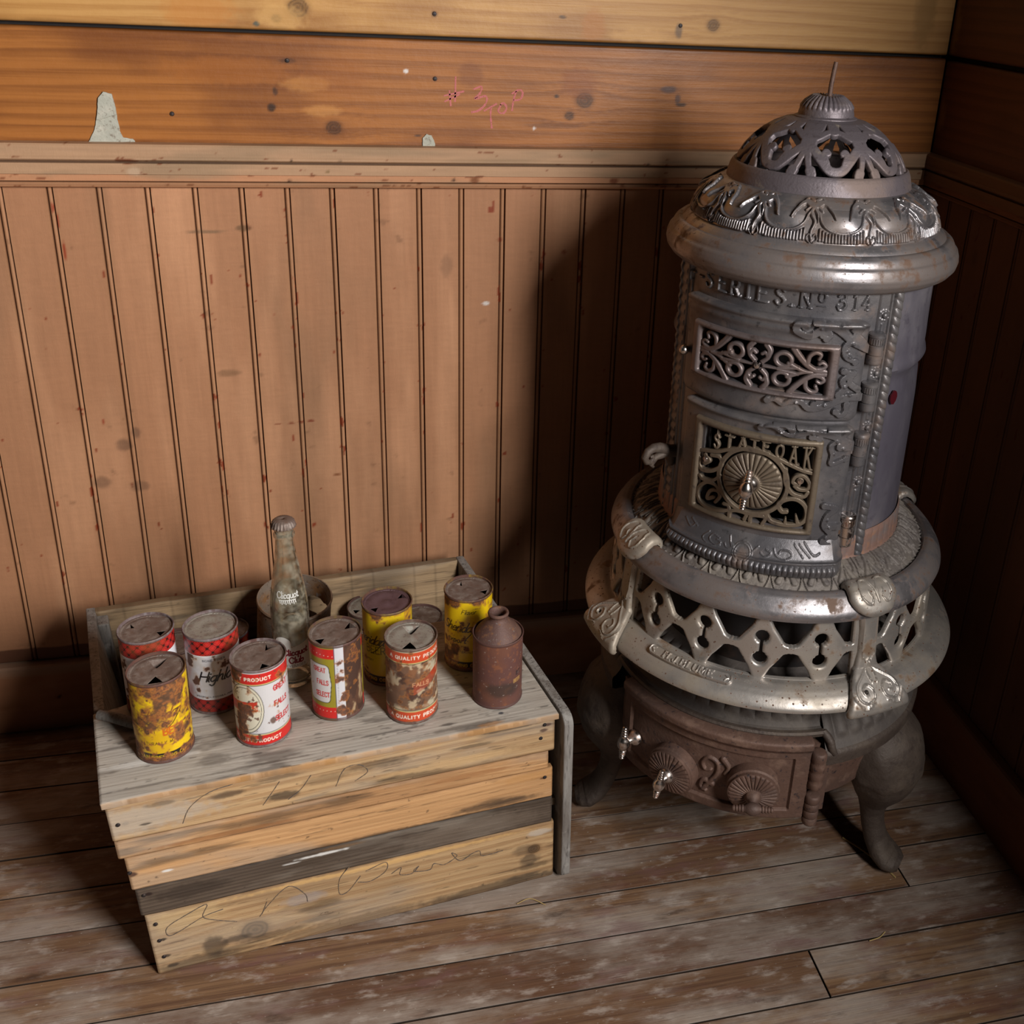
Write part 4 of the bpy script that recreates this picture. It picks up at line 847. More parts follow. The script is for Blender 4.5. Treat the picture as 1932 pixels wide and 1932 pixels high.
def art_qual(U, Z):
    cv = Canvas(U, Z, srgb(184, 174, 150)); cv.text('GREAT', -.002, .066, .010, .0014, srgb(70, 84, 60), gap=.2, ws=.7, anchor='c', k=.7)
    rb = abs(Z-.052-.45*(U-.002))-.0085; cv.fill(np.maximum(rb, .005-U-.012), srgb(176, 66, 38)); cv.text('FALLS', .010, .0555, .0058, .0006, srgb(206, 150, 110), anchor='c', gap=.2)
    bands(cv, srgb(196, 74, 42), .0500, .0490, .0046)
    mid = (Z > .021) & (Z < .0912)
    n = fbm(U*45, Z*45, 5, 71)+.06; cv.mask(mid*sst(.34, .48, n)*.92, srgb(104, 68, 48), .9); cv.mask(mid*sst(.50, .66, fbm(U*70, Z*70, 5, 72))*.8, srgb(66, 44, 36), 1)
    cv.mask(mid*sst(.54, .70, fbm(U*110, Z*110, 5, 73))*.6, srgb(140, 90, 54), .9); rustify(cv, 76, .64, .74, 120, 0, k=.8)
    cv.mask(mid*sst(.50, .66, fbm(U*100, Z*100, 5, 78)+.10*np.exp(-(np.hypot((U-.006)/.014, (Z-.034)/.012))**2)-.06)*.8, srgb(196, 176, 146), .6)
    cv.fill(np.maximum(rb+.001, .002-U), srgb(164, 66, 42), .0006, .55); cv.text('FALLS', .012, .0570, .0055, .0006, srgb(206, 150, 110), anchor='c', gap=.2, k=.8)
    return cv.out()
def art_rust(U, Z):
    cv = Canvas(U, Z, srgb(96, 62, 56)); cv.mask(sst(.4, .7, fbm(U*40, Z*40, 5, 3))*.7, srgb(112, 70, 52), 1); cv.mask(sst(.60, .76, fbm(U*170, Z*170, 5, 4))*.45, srgb(140, 86, 54), 1)
    cv.mask((1-sst(.5, 1.2, np.hypot((U-.006)/.026, (Z-.028)/.013)+.5*(fbm(U*90, Z*90, 3, 5)-.5)))*.75, srgb(50, 42, 38), .6)
    cv.text('ST', .0275, .047, .0055, .0007, srgb(40, 34, 40)); cv.text('BEER', .0235, .036, .0050, .0006, srgb(180, 140, 80), ws=.7, k=.8)
    cv.mask(sst(.78, .82, fbm(U*320, Z*320, 4, 6))*.6, srgb(170, 156, 146), 1); cv.A[:] = np.maximum(cv.A, .8)
    return cv.out()
def face_angle(x, y):
    """rotation that turns u = 0 towards the viewpoint's side of the room"""
    return math.atan2(CAM[0]-x, -(CAM[1]-y))
def rim_can(name, x, y, label, art, tris, lidm, group=None, cat='can', z=.287, rot=None, dent=None):
    e = empty(name, (x, y, z), label, cat, group, (0, 0, 0))
    e.rotation_euler = (0, 0, face_angle(x, y) if rot is None else rot)
    can_body(e, art, dent=dent); can_lid(e, tris, M[lidm]); can_base(e); return e
GC = 'old drink cans standing on the crate'
dn = lambda s, k: (lambda U, Z: k*(fbm(U*45, Z*45, 3, s)-.5)*sst(.004, .012, Z)*sst(.11, .102, Z))
rim_can('beer_can', -1.189, -.352, 'red plaid and white can with two-hole brown lid, behind the front yellow can', art_plaid(5), [(-125, .0150, .009), (50, .0150, .010)], 'tinlid', GC)
rim_can('beer_can', -1.1645, -.4385, 'rust-blotched yellow can with brown top at the front left corner of the crate', art_yellow(11, .485, .60, -.002, 1.0, ex_front), [(170, .0035, .018), (-8, .0105, .014)], 'tinlid', GC, dent=dn(3, .0016))
rim_can('beer_can', -1.1125, -.358, 'white can with red plaid bands and black script, unpunched pale grey lid', art_plaid(6), [], 'tinlid_grey', GC)
rim_can('beer_can', -1.0505, -.4305, 'silver-white and red can with rusty round emblem, second from left in front row', art_gfs1, [(140, .0135, .012), (15, .0150, .010)], 'tinlid', GC)
rim_can('beer_can', -.9605, -.3965, 'red can with white text panel, olive border and rusty side seam, beside the bottle', art_gfs2, [(120, .0135, .013), (-55, .0150, .011)], 'tinlid', GC)
rim_can('beer_can', -.8935, -.338, 'yellow can with dark purple-brown lid, behind the two front red cans', art_yellow(23, .66, .75, -.030, .75, ex_mid, srgb(206, 178, 30)), [(118, .0155, .011), (-48, .0150, .010)], 'tinlid_purple', GC)
rim_can('beer_can', -.8675, -.4195, 'orange-red can with rusted mottled middle and punched grey lid, left of the bottle-shaped one', art_qual, [(178, .004, .019), (-6, .0105, .015)], 'tinlid_grey', GC, dent=dn(7, .0022))
rim_can('beer_can', -.784, -.325, 'bright yellow can at the back right, standing behind the cone-top one', art_yellow(37, .60, .69, -.014, .55, ex_right), [(-140, .0135, .008), (75, .0150, .010)], 'tinlid', GC)
# cone-top can
cx, cy = -.7555, -.4095
cone = empty('cone_top_can', (cx, cy, .287), 'plain brown rusted can with cone top and open spout, right end of the crate', 'can', GC, (0, 0, face_angle(cx, cy)))
can_body(cone, art_rust, h=.100, m='tin')
mb = MB(); pr = [(CRD-.0012, .0965), (CRD-.002, .0975)]+[(CRD-.002-(CRD-.0135)*t, .0975+.0225*(t**.85)) for t in np.linspace(.1, 1, 8)]+[(.0108, .1235), (.0112, .1245), (.0132, .1255), (.0137, .1275), (.0130, .1295), (.0112, .130), (.0094, .1285), (.0088, .124), (.009, .110)]
mb.lathe(pr, 48); mb.build('cone_top', M['rusttin'], cone, sharp=60); can_base(cone)

# ---- glass bottle
bx, by = -1.0175, -.3315
bot = empty('glass_bottle', (bx, by, .287), 'tall dusty clear glass bottle with a metal cap, standing among the cans', 'bottle', None, (0, 0, face_angle(bx, by)))
BP = [(.0, .004), (.014, .0035), (.0190, .0010), (.0215, .0), (.0236, .0030), (.0242, .007), (.0242, .085), (.0236, .0875), (.0240, .090), (.0240, .112), (.0236, .120), (.0222, .135), (.0196, .152), (.0165, .170), (.0140, .186), (.0123, .200), (.0114, .212), (.0113, .2175), (.0131, .219), (.0131, .2225), (.0117, .224), (.0116, .230), (.0128, .231), (.0128, .236), (.0100, .237),
      (.0088, .234), (.0088, .212), (.0105, .192), (.0140, .168), (.0185, .143), (.0212, .120), (.0215, .1), (.0215, .012), (.019, .007), (.0, .0065)]
mb = MB(); mb.lathe([(max(a, 1e-5), b) for a, b in profile_pts(BP, .003)], 56); mb.build('bottle_glass', M['glass'], bot, sharp=70)
mb = MB(); pc = []
n = 84
V = []; F = []
prof = [(.0, .2425), (.006, .2424), (.0105, .2415), (.0128, .2395), (.0142, .2345), (.0150, .2325)]
for r, z in prof:
    for k in range(n):
        rr = r*(1+(.045*cos(21*2*pi*k/n) if r > .0125 else 0)); V.append((rr*cos(2*pi*k/n), rr*sin(2*pi*k/n), z))
mb.add(V, [(i*n+k, i*n+(k+1) % n, (i+1)*n+(k+1) % n, (i+1)*n+k) for i in range(len(prof)-1) for k in range(n)])
cp_ = mb.build('bottle_cap', M['tinlid'], bot); so = cp_.modifiers.new('solid', 'SOLIDIFY'); so.thickness = .0005
def bottle_r(z): return float(np.interp(z, [b for a, b in BP[:25]], [a for a, b in BP[:25]]))
def bprint(name, d_fn, x0, x1, z0, z1, m, off=.0003):
    xs = np.linspace(x0, x1, int((x1-x0)/.0003)); zs = np.linspace(z0, z1, int((z1-z0)/.0003)); X, Z = np.meshgrid(xs, zs, indexing='ij')
    rr = np.vectorize(bottle_r)
    return cut(name, xs, zs, d_fn(X, Z), None, lambda u, z, h: ((rr(z)+off+h)*np.sin(u/.024), -(rr(z)+off+h)*np.cos(u/.024), z), .0002, m, bot, sharp=80)
def t1(X, Z):
    f = Field(X, Z); textfield(f, 'Clicquot', -.0015, .139, .0088, .00055, gap=.10, ws=.85, anchor='c')
    for k in range(9): f.stroke([(-.0125+.0026*k, .1355), (-.0118+.0026*k, .132-.0012*(k % 2))], .0006, smooth=False)
    f.stroke([(-.014, .1362), (.009, .1362)], .0005, smooth=False); return f.d
bprint('script_print', t1, -.024, .024, .125, .152, M['white'])
def t2(X, Z):
    d = np.maximum(np.maximum(.0335-Z, Z-(.0655+.02*(abs(X)*0)+.012*np.sin(X*60)*0+X*.22)), abs(X)-.038)
    c = np.hypot(X+.0125, Z-.0695)-.0115
    f = Field(X, Z); textfield(f, 'Clicquot', .004, .053, .0088, .00095, gap=.12, ws=.85, anchor='c'); textfield(f, 'Club', .004, .0410, .0088, .00095, gap=.12, ws=.9, anchor='c')
    g = Field(X, Z); textfield(g, 'BEVERAGES', .002, .0352, .0032, .0003, gap=.3, anchor='c')
    return np.maximum(np.minimum(d, c), -np.minimum(f.d, g.d)-.0)
bprint('label_print', t2, -.039, .039, .032, .085, M['white'])
def t3(X, Z):
    f = Field(X, Z); textfield(f, 'Clicquot', .004, .053, .0088, .00095, gap=.12, ws=.85, anchor='c'); textfield(f, 'Club', .004, .0410, .0088, .00095, gap=.12, ws=.9, anchor='c'); return f.d
bprint('brand_print', t3, -.03, .038, .038, .066, M['redprint'])
def t4(X, Z):
    g = Field(X, Z); textfield(g, 'BEVERAGES', .002, .0352, .0032, .0003, gap=.3, anchor='c'); return g.d
bprint('small_print', t4, -.03, .03, .033, .041, M['greyprint'])

# ---- things lying in the open back of the crate
def tilt(e, ax):
    e.rotation_mode = 'QUATERNION'; e.rotation_quaternion = Vector((0, 0, 1)).rotation_difference(Vector(ax).normalized()); return e
pail = empty('rusted_tin', (-1.036, -.148, .1375), 'big open rusted tin leaning in the crate behind the bottle, hole through its side', 'tin')
tilt(pail, (.085, -.11, .98))
def pail_body():
    R0, Hh = .0525, .172
    us = np.linspace(0, 2*pi, 201)[:-1]; vs_ = np.linspace(.0, Hh, 70)
    us = np.linspace(-pi, pi, 221); X, Z = np.meshgrid(us*R0, vs_, indexing='ij')
    a = X/R0
    d = np.full(X.shape, -1.0)
    hole = np.maximum(np.hypot((np.abs(a)-pi+.55)/.62*.03, Z-.103)-.024+.010*(fbm(X*120, Z*120, 3, 4)-.5), -1)
    hole = np.maximum(np.hypot((a-2.35)*R0*.55, (Z-.120)*1.1)-.018+.012*(fbm(X*120, Z*120, 3, 4)-.5), -1)
    d = np.maximum(d, -hole)
    H = .0016*np.exp(-((Z-.03)/.003)**2)+.002*np.exp(-((Z-Hh+.002)/.002)**2)+.0018*np.exp(-((a-.75)/.03)**2)
    return cut('body', us*R0, vs_, d, H, lambda u, v, h: ((R0+h)*np.sin(u/R0), -(R0+h)*np.cos(u/R0), v), .0008, M['orange_rust'], pail, sharp=50)
pail_body()
mb = MB(); mb.lathe([(1e-5, .004), (.050, .004), (.0525, .0)], 48); mb.build('base', M['rusttin'], pail)
def lying(name, loc, ax, label, art, tris, lidm, spin=0, dent=None, h=CHT):
    e = empty(name, loc, label, 'can', 'cans fallen inside the crate'); e.rotation_mode = 'QUATERNION'
    e.rotation_quaternion = Vector((0, 0, 1)).rotation_difference(Vector(ax).normalized()) @ Matrix.Rotation(spin, 3, 'Z').to_quaternion()
    can_body(e, art, nth=180, dent=dent, h=h); can_lid(e, tris, M[lidm], z=h-.0038); can_base(e); return e
def art_dull(a, b, s):
    def f(U, Z):
        cv = Canvas(U, Z, a); cv.mask(sst(.42, .7, fbm(U*40, Z*40, 5, s)), b, 1); cv.mask(sst(.55, .72, fbm(U*120, Z*120, 5, s+2))*.7, RC, 1); return cv.out()
    return f
def art_redrust(U, Z):
    cv = Canvas(U, Z, srgb(150, 50, 32)); cv.mask((Z < .075) & (abs(Z-.05) < .02), srgb(200, 196, 188)); rustify(cv, 91, .46, .56, 70); return cv.out()
def art_whitelab(U, Z):
    cv = Canvas(U, Z, srgb(206, 206, 208)); cv.mask(sst(.5, .56, (np.sin(U*60)+1)/2)*.9, srgb(104, 92, 84), .8); rustify(cv, 95, .60, .68, 80); return cv.out()
lying('beer_can', (-.914, -.114, .1332), (-.01, -.02, 1), 'dull grey-brown can standing low in the crate behind the purple-lidded yellow can', art_dull(srgb(120, 104, 90), srgb(92, 70, 56), 7), [(-70, .014, .010)], 'tinlid_grey', 0)
lying('beer_can', (-.951, -.200, .1340), (.03, .0, 1), 'grey and white label can tilted low between the rusted tin and the yellow can', art_whitelab, [], 'tinlid_grey', .6)
lying('beer_can', (-.836, -.121, .1345), (.02, .03, 1), 'short brown rusted can low against the backboard, right of the purple lid', art_dull(srgb(128, 96, 84), srgb(100, 70, 58), 9), [], 'tinlid', 0, h=.088)
lying('beer_can', (-.800, -.208, .1640), (-.62, -.10, .35), 'red rusted can tipped on its side behind the mottled orange-red can', art_redrust, [], 'tinlid', 2.6)
lying('beer_can', (-1.192, -.165, .1328), (.01, .01, 1), 'tan can standing low in the crate between the two plaid cans', art_dull(srgb(160, 132, 112), srgb(140, 110, 92), 12), [], 'tinlid', 0)
lying('beer_can', (-1.125, -.148, .1332), (.0, .02, 1), 'shadowed plaid can standing low in the crate beside the big rusted tin', art_plaid(8, srgb(150, 26, 26)), [(20, .014, .01)], 'tinlid', .4)
# stick on the broken corner
mb = MB(); mb.tube([(-1.2505, -.3765, .2945), (-1.232, -.386, .2955), (-1.214, -.397, .2955), (-1.203, -.404, .2950)], [.0062, .0068, .0068, .0060], 12)
tag(mb.build('wooden_stick', M['greywood']), 'short pale grey stick lying on the crate top left of the front yellow can', 'stick')

# ================================================================== STOVE
SX, SY = -.366, -.361
stove = empty('parlor_stove', (SX, SY, 0), 'tall ornate round cast iron parlor stove standing in the wood-panelled corner', 'stove')
def cyl(ph, z, r): a = radians(ph); return (r*sin(a), -r*cos(a), z)
def rev(name, prof, m, parent=stove, a0=0, a1=360, n=180, d=.003, hf=None, sharp=40):
    """surface of revolution from an (r, z) profile; hf(angle in degrees, s along profile, points) raises it along the normal"""
    P = profile_pts(prof, d); k = len(P)
    t = np.gradient(P, axis=0); t /= np.linalg.norm(t, axis=1)[:, None]+1e-12; nr, nz = -t[:, 1], t[:, 0]
    full = a1-a0 >= 360; A = np.linspace(a0, a1, n, endpoint=not full)
    s = np.r_[0, np.cumsum(np.hypot(*np.diff(P, axis=0).T))]
    AA, SS = np.meshgrid(A, s, indexing='ij'); h = np.zeros(AA.shape) if hf is None else hf(AA, SS, P)
    R_ = P[None, :, 0]+nr[None]*h; Z = P[None, :, 1]+nz[None]*h; a = np.radians(AA)
    return grid(name, np.stack([R_*np.sin(a), -R_*np.cos(a), Z], -1), m, parent, cu=full, sharp=sharp)
def revprofile_map(prof):
    P = profile_pts(prof, .001); s = np.r_[0, np.cumsum(np.hypot(*np.diff(P, axis=0).T))]
    t = np.gradient(P, axis=0); t /= np.linalg.norm(t, axis=1)[:, None]
    def mp(u, v, h):
        r = np.interp(v, s, P[:, 0]); z = np.interp(v, s, P[:, 1]); nr = -np.interp(v, s, t[:, 1]); nz = np.interp(v, s, t[:, 0]); a = np.radians(u)
        return (r+nr*h)*np.sin(a), -(r+nr*h)*np.cos(a), z+nz*h
    return mp, s[-1], P, s
# profiles are listed bottom-inside to top so that normals point out: t=(dr,dz) -> normal (-dz, dr); use descending z
RB = .158
def bmap(r0):
    return lambda u, v, h: ((r0+h)*np.sin(u/r0), -(r0+h)*np.cos(u/r0), v)
def dm(pts, r): return [(radians(a)*r, b/1000) for a, b in pts]

# barrel: blued sheet from behind the front plate all the way round
def barrelh(A, S, P):
    z = P[None, :, 1]; b = .0045*np.exp(-((z-.770)/.007)**2)-.002*np.exp(-((z-.752)/.006)**2)
    dent = -.006*np.exp(-((A-48)/12)**2-((z-.745)/.02)**2)+.003*np.exp(-((A-40)/14)**2-((z-.79)/.02)**2)
    return b+dent
rev('barrel', [(.154, .866), (.155, .80), (.1555, .70), (.1565, .60), (.157, .546)], M['sheet'], a0=14, a1=266, n=170, d=.006, hf=barrelh)
xs = np.linspace(-.0075, .0075, 30); ys = np.linspace(-.011, .011, 40); X, Y = np.meshgrid(xs, ys, indexing='ij')
d = np.hypot(X/.0060, Y/.0085)-1+.35*(fbm(X*200, Y*200, 3, 3)-.5)
cut('red_blotch', xs, ys, d*.006, None, lambda u, v, h: ((.1592+h)*np.sin(u/.158+radians(24.0)), -(.1592+h)*np.cos(u/.158+radians(24.0)), v+0.7333), .002, M['redglass'], stove)
rev('firepot', [(.118, .86), (.118, .52), (.150, .50), (.150, .33)], M['iron_dark'], n=60, d=.05)
# ---- front plate
R0 = .157
xs = np.radians(np.linspace(-96, 19.5, 330))*R0; ys = np.linspace(.527, .873, 330)
X, Y = np.meshgrid(xs, ys, indexing='ij'); DEG = np.degrees(X/R0)
H = np.full(X.shape, .0022)
tf = Field(X, Y)
for ch, c in (('F', -79.2), ('-', -73.7), ('S', -68.3), ('E', -60.9), ('R', -53.9), ('I', -47.9), ('E', -41.6), ('S', -34.2), ('.', -29.5), ('N', -23.8), ('3', -9.7), ('1', -4.0), ('4', 1.0)):
    textfield(tf, ch, radians(c)*R0, .8490, .0190, .0016, serif=.13, ws=.80, anchor='c')
textfield(tf, 'O', radians(-17.6)*R0, .8570, .0105, .0013, ws=.8, anchor='c'); tf.stroke([(radians(-19.2)*R0, .8520), (radians(-16.0)*R0, .8520)], .0008, smooth=False)
H += rnd(tf.d, .0011, .0026)
# pilaster between doors and rope: flutes, bolts with flower rings
for c, wd in ((7.2, .0012), (12.6, .0012)): H += rnd(abs(X-radians(c)*R0)-wd, wd, .002)
for c in (-84, -80.5, -92): H += rnd(abs(X-radians(c)*R0)-.0014, .0014, .0022)
BOLTS = [(10.2, .841), (10.6, .771), (10.4, .702), (10.2, .630), (10.0, .580), (9.8, .548)]
for c, z in BOLTS:
    for k in range(10):
        q = 2*pi*k/10; H = np.maximum(H, .0022+rnd(np.hypot(X-radians(c)*R0-.0062*cos(q), Y-z-.0062*sin(q))-.0016, .0016, .0012))
    H = np.where(np.hypot(X-radians(c)*R0, Y-z) < .0042, .0030, H)
for z0, z1 in ((.780, .832), (.712, .762), (.640, .693), (.590, .620)): H += rnd(sdbox(X, Y, radians(9.2)*R0, radians(10.9)*R0, z0, z1, .001), .001, .0015)
# rope moulding
rc_ = radians(16.4)*R0; wv = .0068; rr = np.clip(1-((X-rc_)/wv)**2, 0, 1)
sl = (Y+.55*(X-rc_))/.0102; H += np.where(rr > 0, np.sqrt(rr)*.0058*(.55+.45*np.sqrt(np.clip(1-(2*(sl-np.floor(sl))-1)**2, 0, 1))), 0)
H += np.where(DEG < -86, .0015*(.5+.5*np.sin(Y*480)), 0)
# openings behind the two doors' grilles
d1 = sdbox(DEG, Y*1000, -68, -11, 748, 802)/1000*2.7; d2 = sdbox(DEG, Y*1000, -60, -13, 578, 682)/1000*2.7
fp = cut('front_plate', xs, ys, -np.minimum(np.minimum(d1, d2), .5)-0*1., H, bmap(R0), .003, M['iron'], stove)
for c, z in BOLTS:
    mb = MB(); T = Matrix.Translation(cyl(c, z, R0+.0035)) @ Matrix.Rotation(radians(c), 4, 'Z') @ Matrix.Rotation(pi/2, 4, 'X')
    mb.lathe([(1e-5, .0028), (.0022, .0025), (.0034, .0015), (.0038, 0), (.0038, -.001)], 14, T); mb.build('bolt', M['iron'], fp)

# ---- doors
def doorsheet(name, a0, a1, z0, z1, r, win, lip, strap, parent=stove, m='iron', diamonds=()):
    xs = np.radians(np.linspace(a0, a1, 250))*r; ys = np.linspace(z0, z1, int((z1-z0)/.00075)); X, Y = np.meshgrid(xs, ys, indexing='ij')
    d = sdbox(X, Y, xs[0], xs[-1], z0, z1, .012)
    H = rnd(d, .009, .006)+lip(X, Y)
    sf = Field(X, Y)
    for pts, w0, w1 in strap:
        q = dm(pts, r); sf.stroke(q, w0*1.15, w1*1.15, pad=.005)
        for e in (q[0], q[-1]): sf.circ(*e, .0046)
    H = H+rnd(sf.d, .0009, .0038)
    for (a, z) in diamonds:
        q = (abs(X-radians(a)*r)+abs(Y-z/1000)); H = H+np.clip(.0030-q, 0, 1)*.8
    w = sdbox(X, Y, radians(win[0])*r, radians(win[1])*r, win[2], win[3], .002)
    return cut(name, xs, ys, np.maximum(d+.0005, -w), H, bmap(r), .004, M[m], parent)
S1 = [([(-23, 830), (-24, 833), (-26, 832), (-26, 825), (-23, 820), (-20, 820), (-17, 828), (-15, 832), (-12, 831), (-8, 824), (-4, 815), (3, 805)], .0036, .0048), ([(-16, 821), (-14, 825), (-13, 820), (-14.5, 817)], .003, .0022),
      ([(-19, 836), (-17, 834)], .0022, .003), ([(-9, 831), (-6, 834), (-3, 832)], .0025, .0035), ([(-4, 829), (-2, 830), (-3, 822), (0, 813)], .0042, .0046), ([(-5, 815), (-7, 807), (-6, 796), (-2, 790)], .0038, .0026),
      ([(-34, 736), (-31, 738), (-28, 734), (-25, 738), (-21, 739), (-18, 732), (-14, 733), (-10, 738), (-4, 746), (3, 747)], .0022, .0046), ([(-14, 742), (-16, 737)], .002, .0026), ([(-7, 729), (-5, 724), (-3, 729), (-3, 738)], .0028, .0036),
      ([(-6, 779), (-3, 776), (-6, 768), (-5, 758), (-7, 750)], .0026, .0040), ([(-2, 776), (-3, 765), (1, 756)], .003, .004)]
D1 = [(-17, 829), (-4, 812), (-5.5, 803), (-4.5, 797), (-5, 760), (-2.5, 750), (-12, 737), (-23, 738)]
feed = doorsheet('feed_door', -79, 3.4, .7135, .8385, .1605, (-66.5, -12.2, .7495, .8015), lambda X, Y: .0055*np.exp(-((Y-.8345)/.0045)**2)+.003*np.exp(-((Y-.824)/.006)**2)*(X < radians(-20)*.16), S1, diamonds=D1)
S2 = [([(-35, 701), (-31, 706), (-27, 700), (-23, 697), (-18, 701), (-15, 704), (-10, 701), (-6, 698), (0, 690), (4, 682)], .0018, .0046), ([(-29, 709), (-25, 709), (-23, 704)], .002, .003), ([(-20, 709), (-16, 708)], .002, .003), ([(-15, 697), (-12, 695)], .0028, .0028),
      ([(-8, 706), (-3, 707), (-1, 703), (-4, 694), (-7, 686), (-6, 675), (-6, 663), (-2, 667), (0, 669)], .003, .0026), ([(-3, 685), (1, 684), (4, 682)], .005, .004), ([(-6, 607), (-1, 603), (-4, 594), (-5, 580), (-2, 568), (-5, 558), (-2, 552)], .0036, .0032), ([(-4, 578), (2, 577), (5, 575)], .004, .0046)]
D2 = [(-27, 699), (-15, 702), (-5, 692), (-2, 683), (-5, 676), (-4, 588), (-3, 578), (-4, 564)]
fire = doorsheet('fire_door', -74, 3.4, .5460, .7105, .1625, (-59.5, -13.2, .577, .683), lambda X, Y: .004*np.exp(-((Y-.7065)/.004)**2), S2, diamonds=D2)
# feed door grille
r = .1665
xs = np.radians(np.linspace(-71.5, -7.8, 330))*r; ys = np.linspace(.7415, .8105, 150); X, Y = np.meshgrid(xs, ys, indexing='ij')
c0, z0 = radians(-39.5)*r, .7755; hw, hh = radians(26.5)*r, .0265
g = Field(X, Y); g.d = np.full(X.shape, 1.0)
for sx in (-1, 1):
    for sy in (-1, 1):
        T = lambda pts: [(c0+sx*a*hw, z0+sy*b*hh) for a, b in pts]
        g.ring(c0+sx*.37*hw, z0+sy*.44*hh, .0078, .0026, 1.15, 1.0)
        g.stroke(T([(.45, .30), (.56, .16), (.68, .03), (.80, .0)]), .0029, .0021)
        g.stroke(T([(.30, .02), (.38, .06), (.5, .10), (.60, .14)]), .0021, .0023)
        g.stroke(T([(.50, 1.02), (.58, .72), (.70, .36), (.84, .12), (1.0, .06)]), .0039, .0031)
        g.stroke(T([(.72, .36), (.74, .72), (.82, .90), (.90, .82), (.88, .62)]), .0031, .0023); g.stroke(T([(.84, .12), (.94, .18), (.99, .34), (.94, .46), (.89, .40)]), .0031, .0021)
        g.stroke(T([(.06, .18), (.14, .42), (.10, .62), (.05, .55)]), .0029, .0023); g.stroke(T([(.14, .45), (.16, .75), (.10, 1.0)]), .0031, .0036)
    g.stroke([(c0+sx*.08*hw, z0), (c0+sx*.34*hw, z0)], .0018, smooth=False)
g.circ(c0, z0, .00114)
fr = np.maximum(sdbox(X, Y, radians(-71)*r, radians(-8.3)*r, .742, .810, .003), -sdbox(X, Y, radians(-66.4)*r, radians(-12.6)*r, .7485, .8025, .002))
d = np.minimum(g.d, fr); H = rnd(g.d, .0022, .0029); H = np.maximum(H, rnd(fr, .0045, .0062)); H = np.where(np.hypot(X-c0, Y-z0) < .0042, .0042, H); H = np.where(abs(np.hypot(X-c0, Y-z0)-.0055) < .0007, .0008, H)
cut('grille', xs, ys, d, H, bmap(r), .003, M['grille'], feed)
# fire door grille with lettering
r = .1690
xs = np.radians(np.linspace(-65, -9.4, 380))*r; ys = np.linspace(.566, .694, 270); X, Y = np.meshgrid(xs, ys, indexing='ij')
wc = (radians(-36.3)*r, .6285)
g = Field(X, Y); rs = r/.174
g.ring(*wc, .0425, .0030)
cv2 = lambda pts: [(radians(a)*r, b/1000-.0005) for a, b in pts]
g.stroke(cv2([(-62, 648), (-58, 651), (-52, 656), (-48, 662), (-43, 667.5), (-37, 669.5), (-31, 668.5), (-26, 664), (-21, 658), (-16, 652.5), (-12, 650)]), .0026)
for ln, w0, w1 in (([(-61, 638), (-61, 630), (-59, 624), (-54, 628), (-50, 639), (-51, 649), (-55, 648)], .0032, .0026), ([(-60, 615), (-58, 612), (-53, 616), (-50, 626)], .0028, .0022), ([(-52, 594), (-55, 589), (-54, 600), (-51, 604), (-49, 599), (-51, 588)], .0028, .0022),
   ([(-49, 598), (-51, 610), (-56, 610), (-60, 598), (-60, 586), (-57, 578), (-51, 577), (-45, 583), (-45, 590), (-47, 590)], .0026, .0026), ([(-44, 572), (-44, 582), (-41, 586), (-37, 585), (-37.5, 577)], .0026, .0026), ([(-35, 572), (-35, 583), (-32, 586), (-29, 585), (-30, 576)], .0026, .0026),
   ([(-29, 592), (-28, 586), (-26, 581), (-20, 579), (-15, 582), (-12.8, 591), (-13.6, 605), (-17, 614), (-21, 614), (-24.5, 606), (-23, 597), (-21, 597)], .0028, .0030), ([(-21, 580), (-21, 588)], .0026, .0014), ([(-16, 583), (-17, 593)], .0028, .0014), ([(-23.5, 652), (-23, 638), (-21.5, 628), (-19, 621), (-15, 619), (-13.5, 625)], .0032, .0026),
   ([(-19, 632), (-17, 628), (-14, 629), (-13.4, 637), (-16, 646), (-19, 645), (-20, 637), (-17.5, 634)], .0026, .0024), ([(-58, 634), (-56, 640), (-58, 645)], .003, .003)):
    g.stroke(cv2(ln), w0, w1)
for q in ((-57.5, 640), (-17.2, 639)): g.circ(radians(q[0])*r, q[1]/1000, .0046)
LT = [('S', -53.2, 660, 677), ('T', -47.6, 663, 680), ('A', -41.8, 669, 683), ('T', -37.0, 671.5, 684), ('E', -32.2, 671, 684), ('O', -26.6, 667, 683), ('A', -21.0, 660, 683), ('K', -15.2, 655, 683)]
lf = Field(X, Y)
for ch, a, b0, b1 in LT: textfield(lf, ch, radians(a)*r, b0/1000-.0005, (b1-b0)/1000, .00165, serif=.13, anchor='c', ws=.0125/((b1-b0)/1000)/1.0*.8)
for ch, a, b0, b1 in LT: lf.stroke([(radians(a)*r, (b1-1)/1000), (radians(a)*r, .690)], .0007, smooth=False)
fr = np.maximum(sdbox(X, Y, radians(-64.5)*r, radians(-9.8)*r, .567, .693, .003), -sdbox(X, Y, radians(-60.8)*r, radians(-13.0)*r, .5745, .6845, .002))
d = np.minimum(np.minimum(g.d, lf.d), fr); H = np.maximum(rnd(g.d, .0012, .0022), rnd(lf.d, .0010, .0020)); H = np.maximum(H, rnd(fr, .0040, .0052))
fg = cut('grille', xs, ys, d, H, bmap(r), .003, M['bronze'], fire)
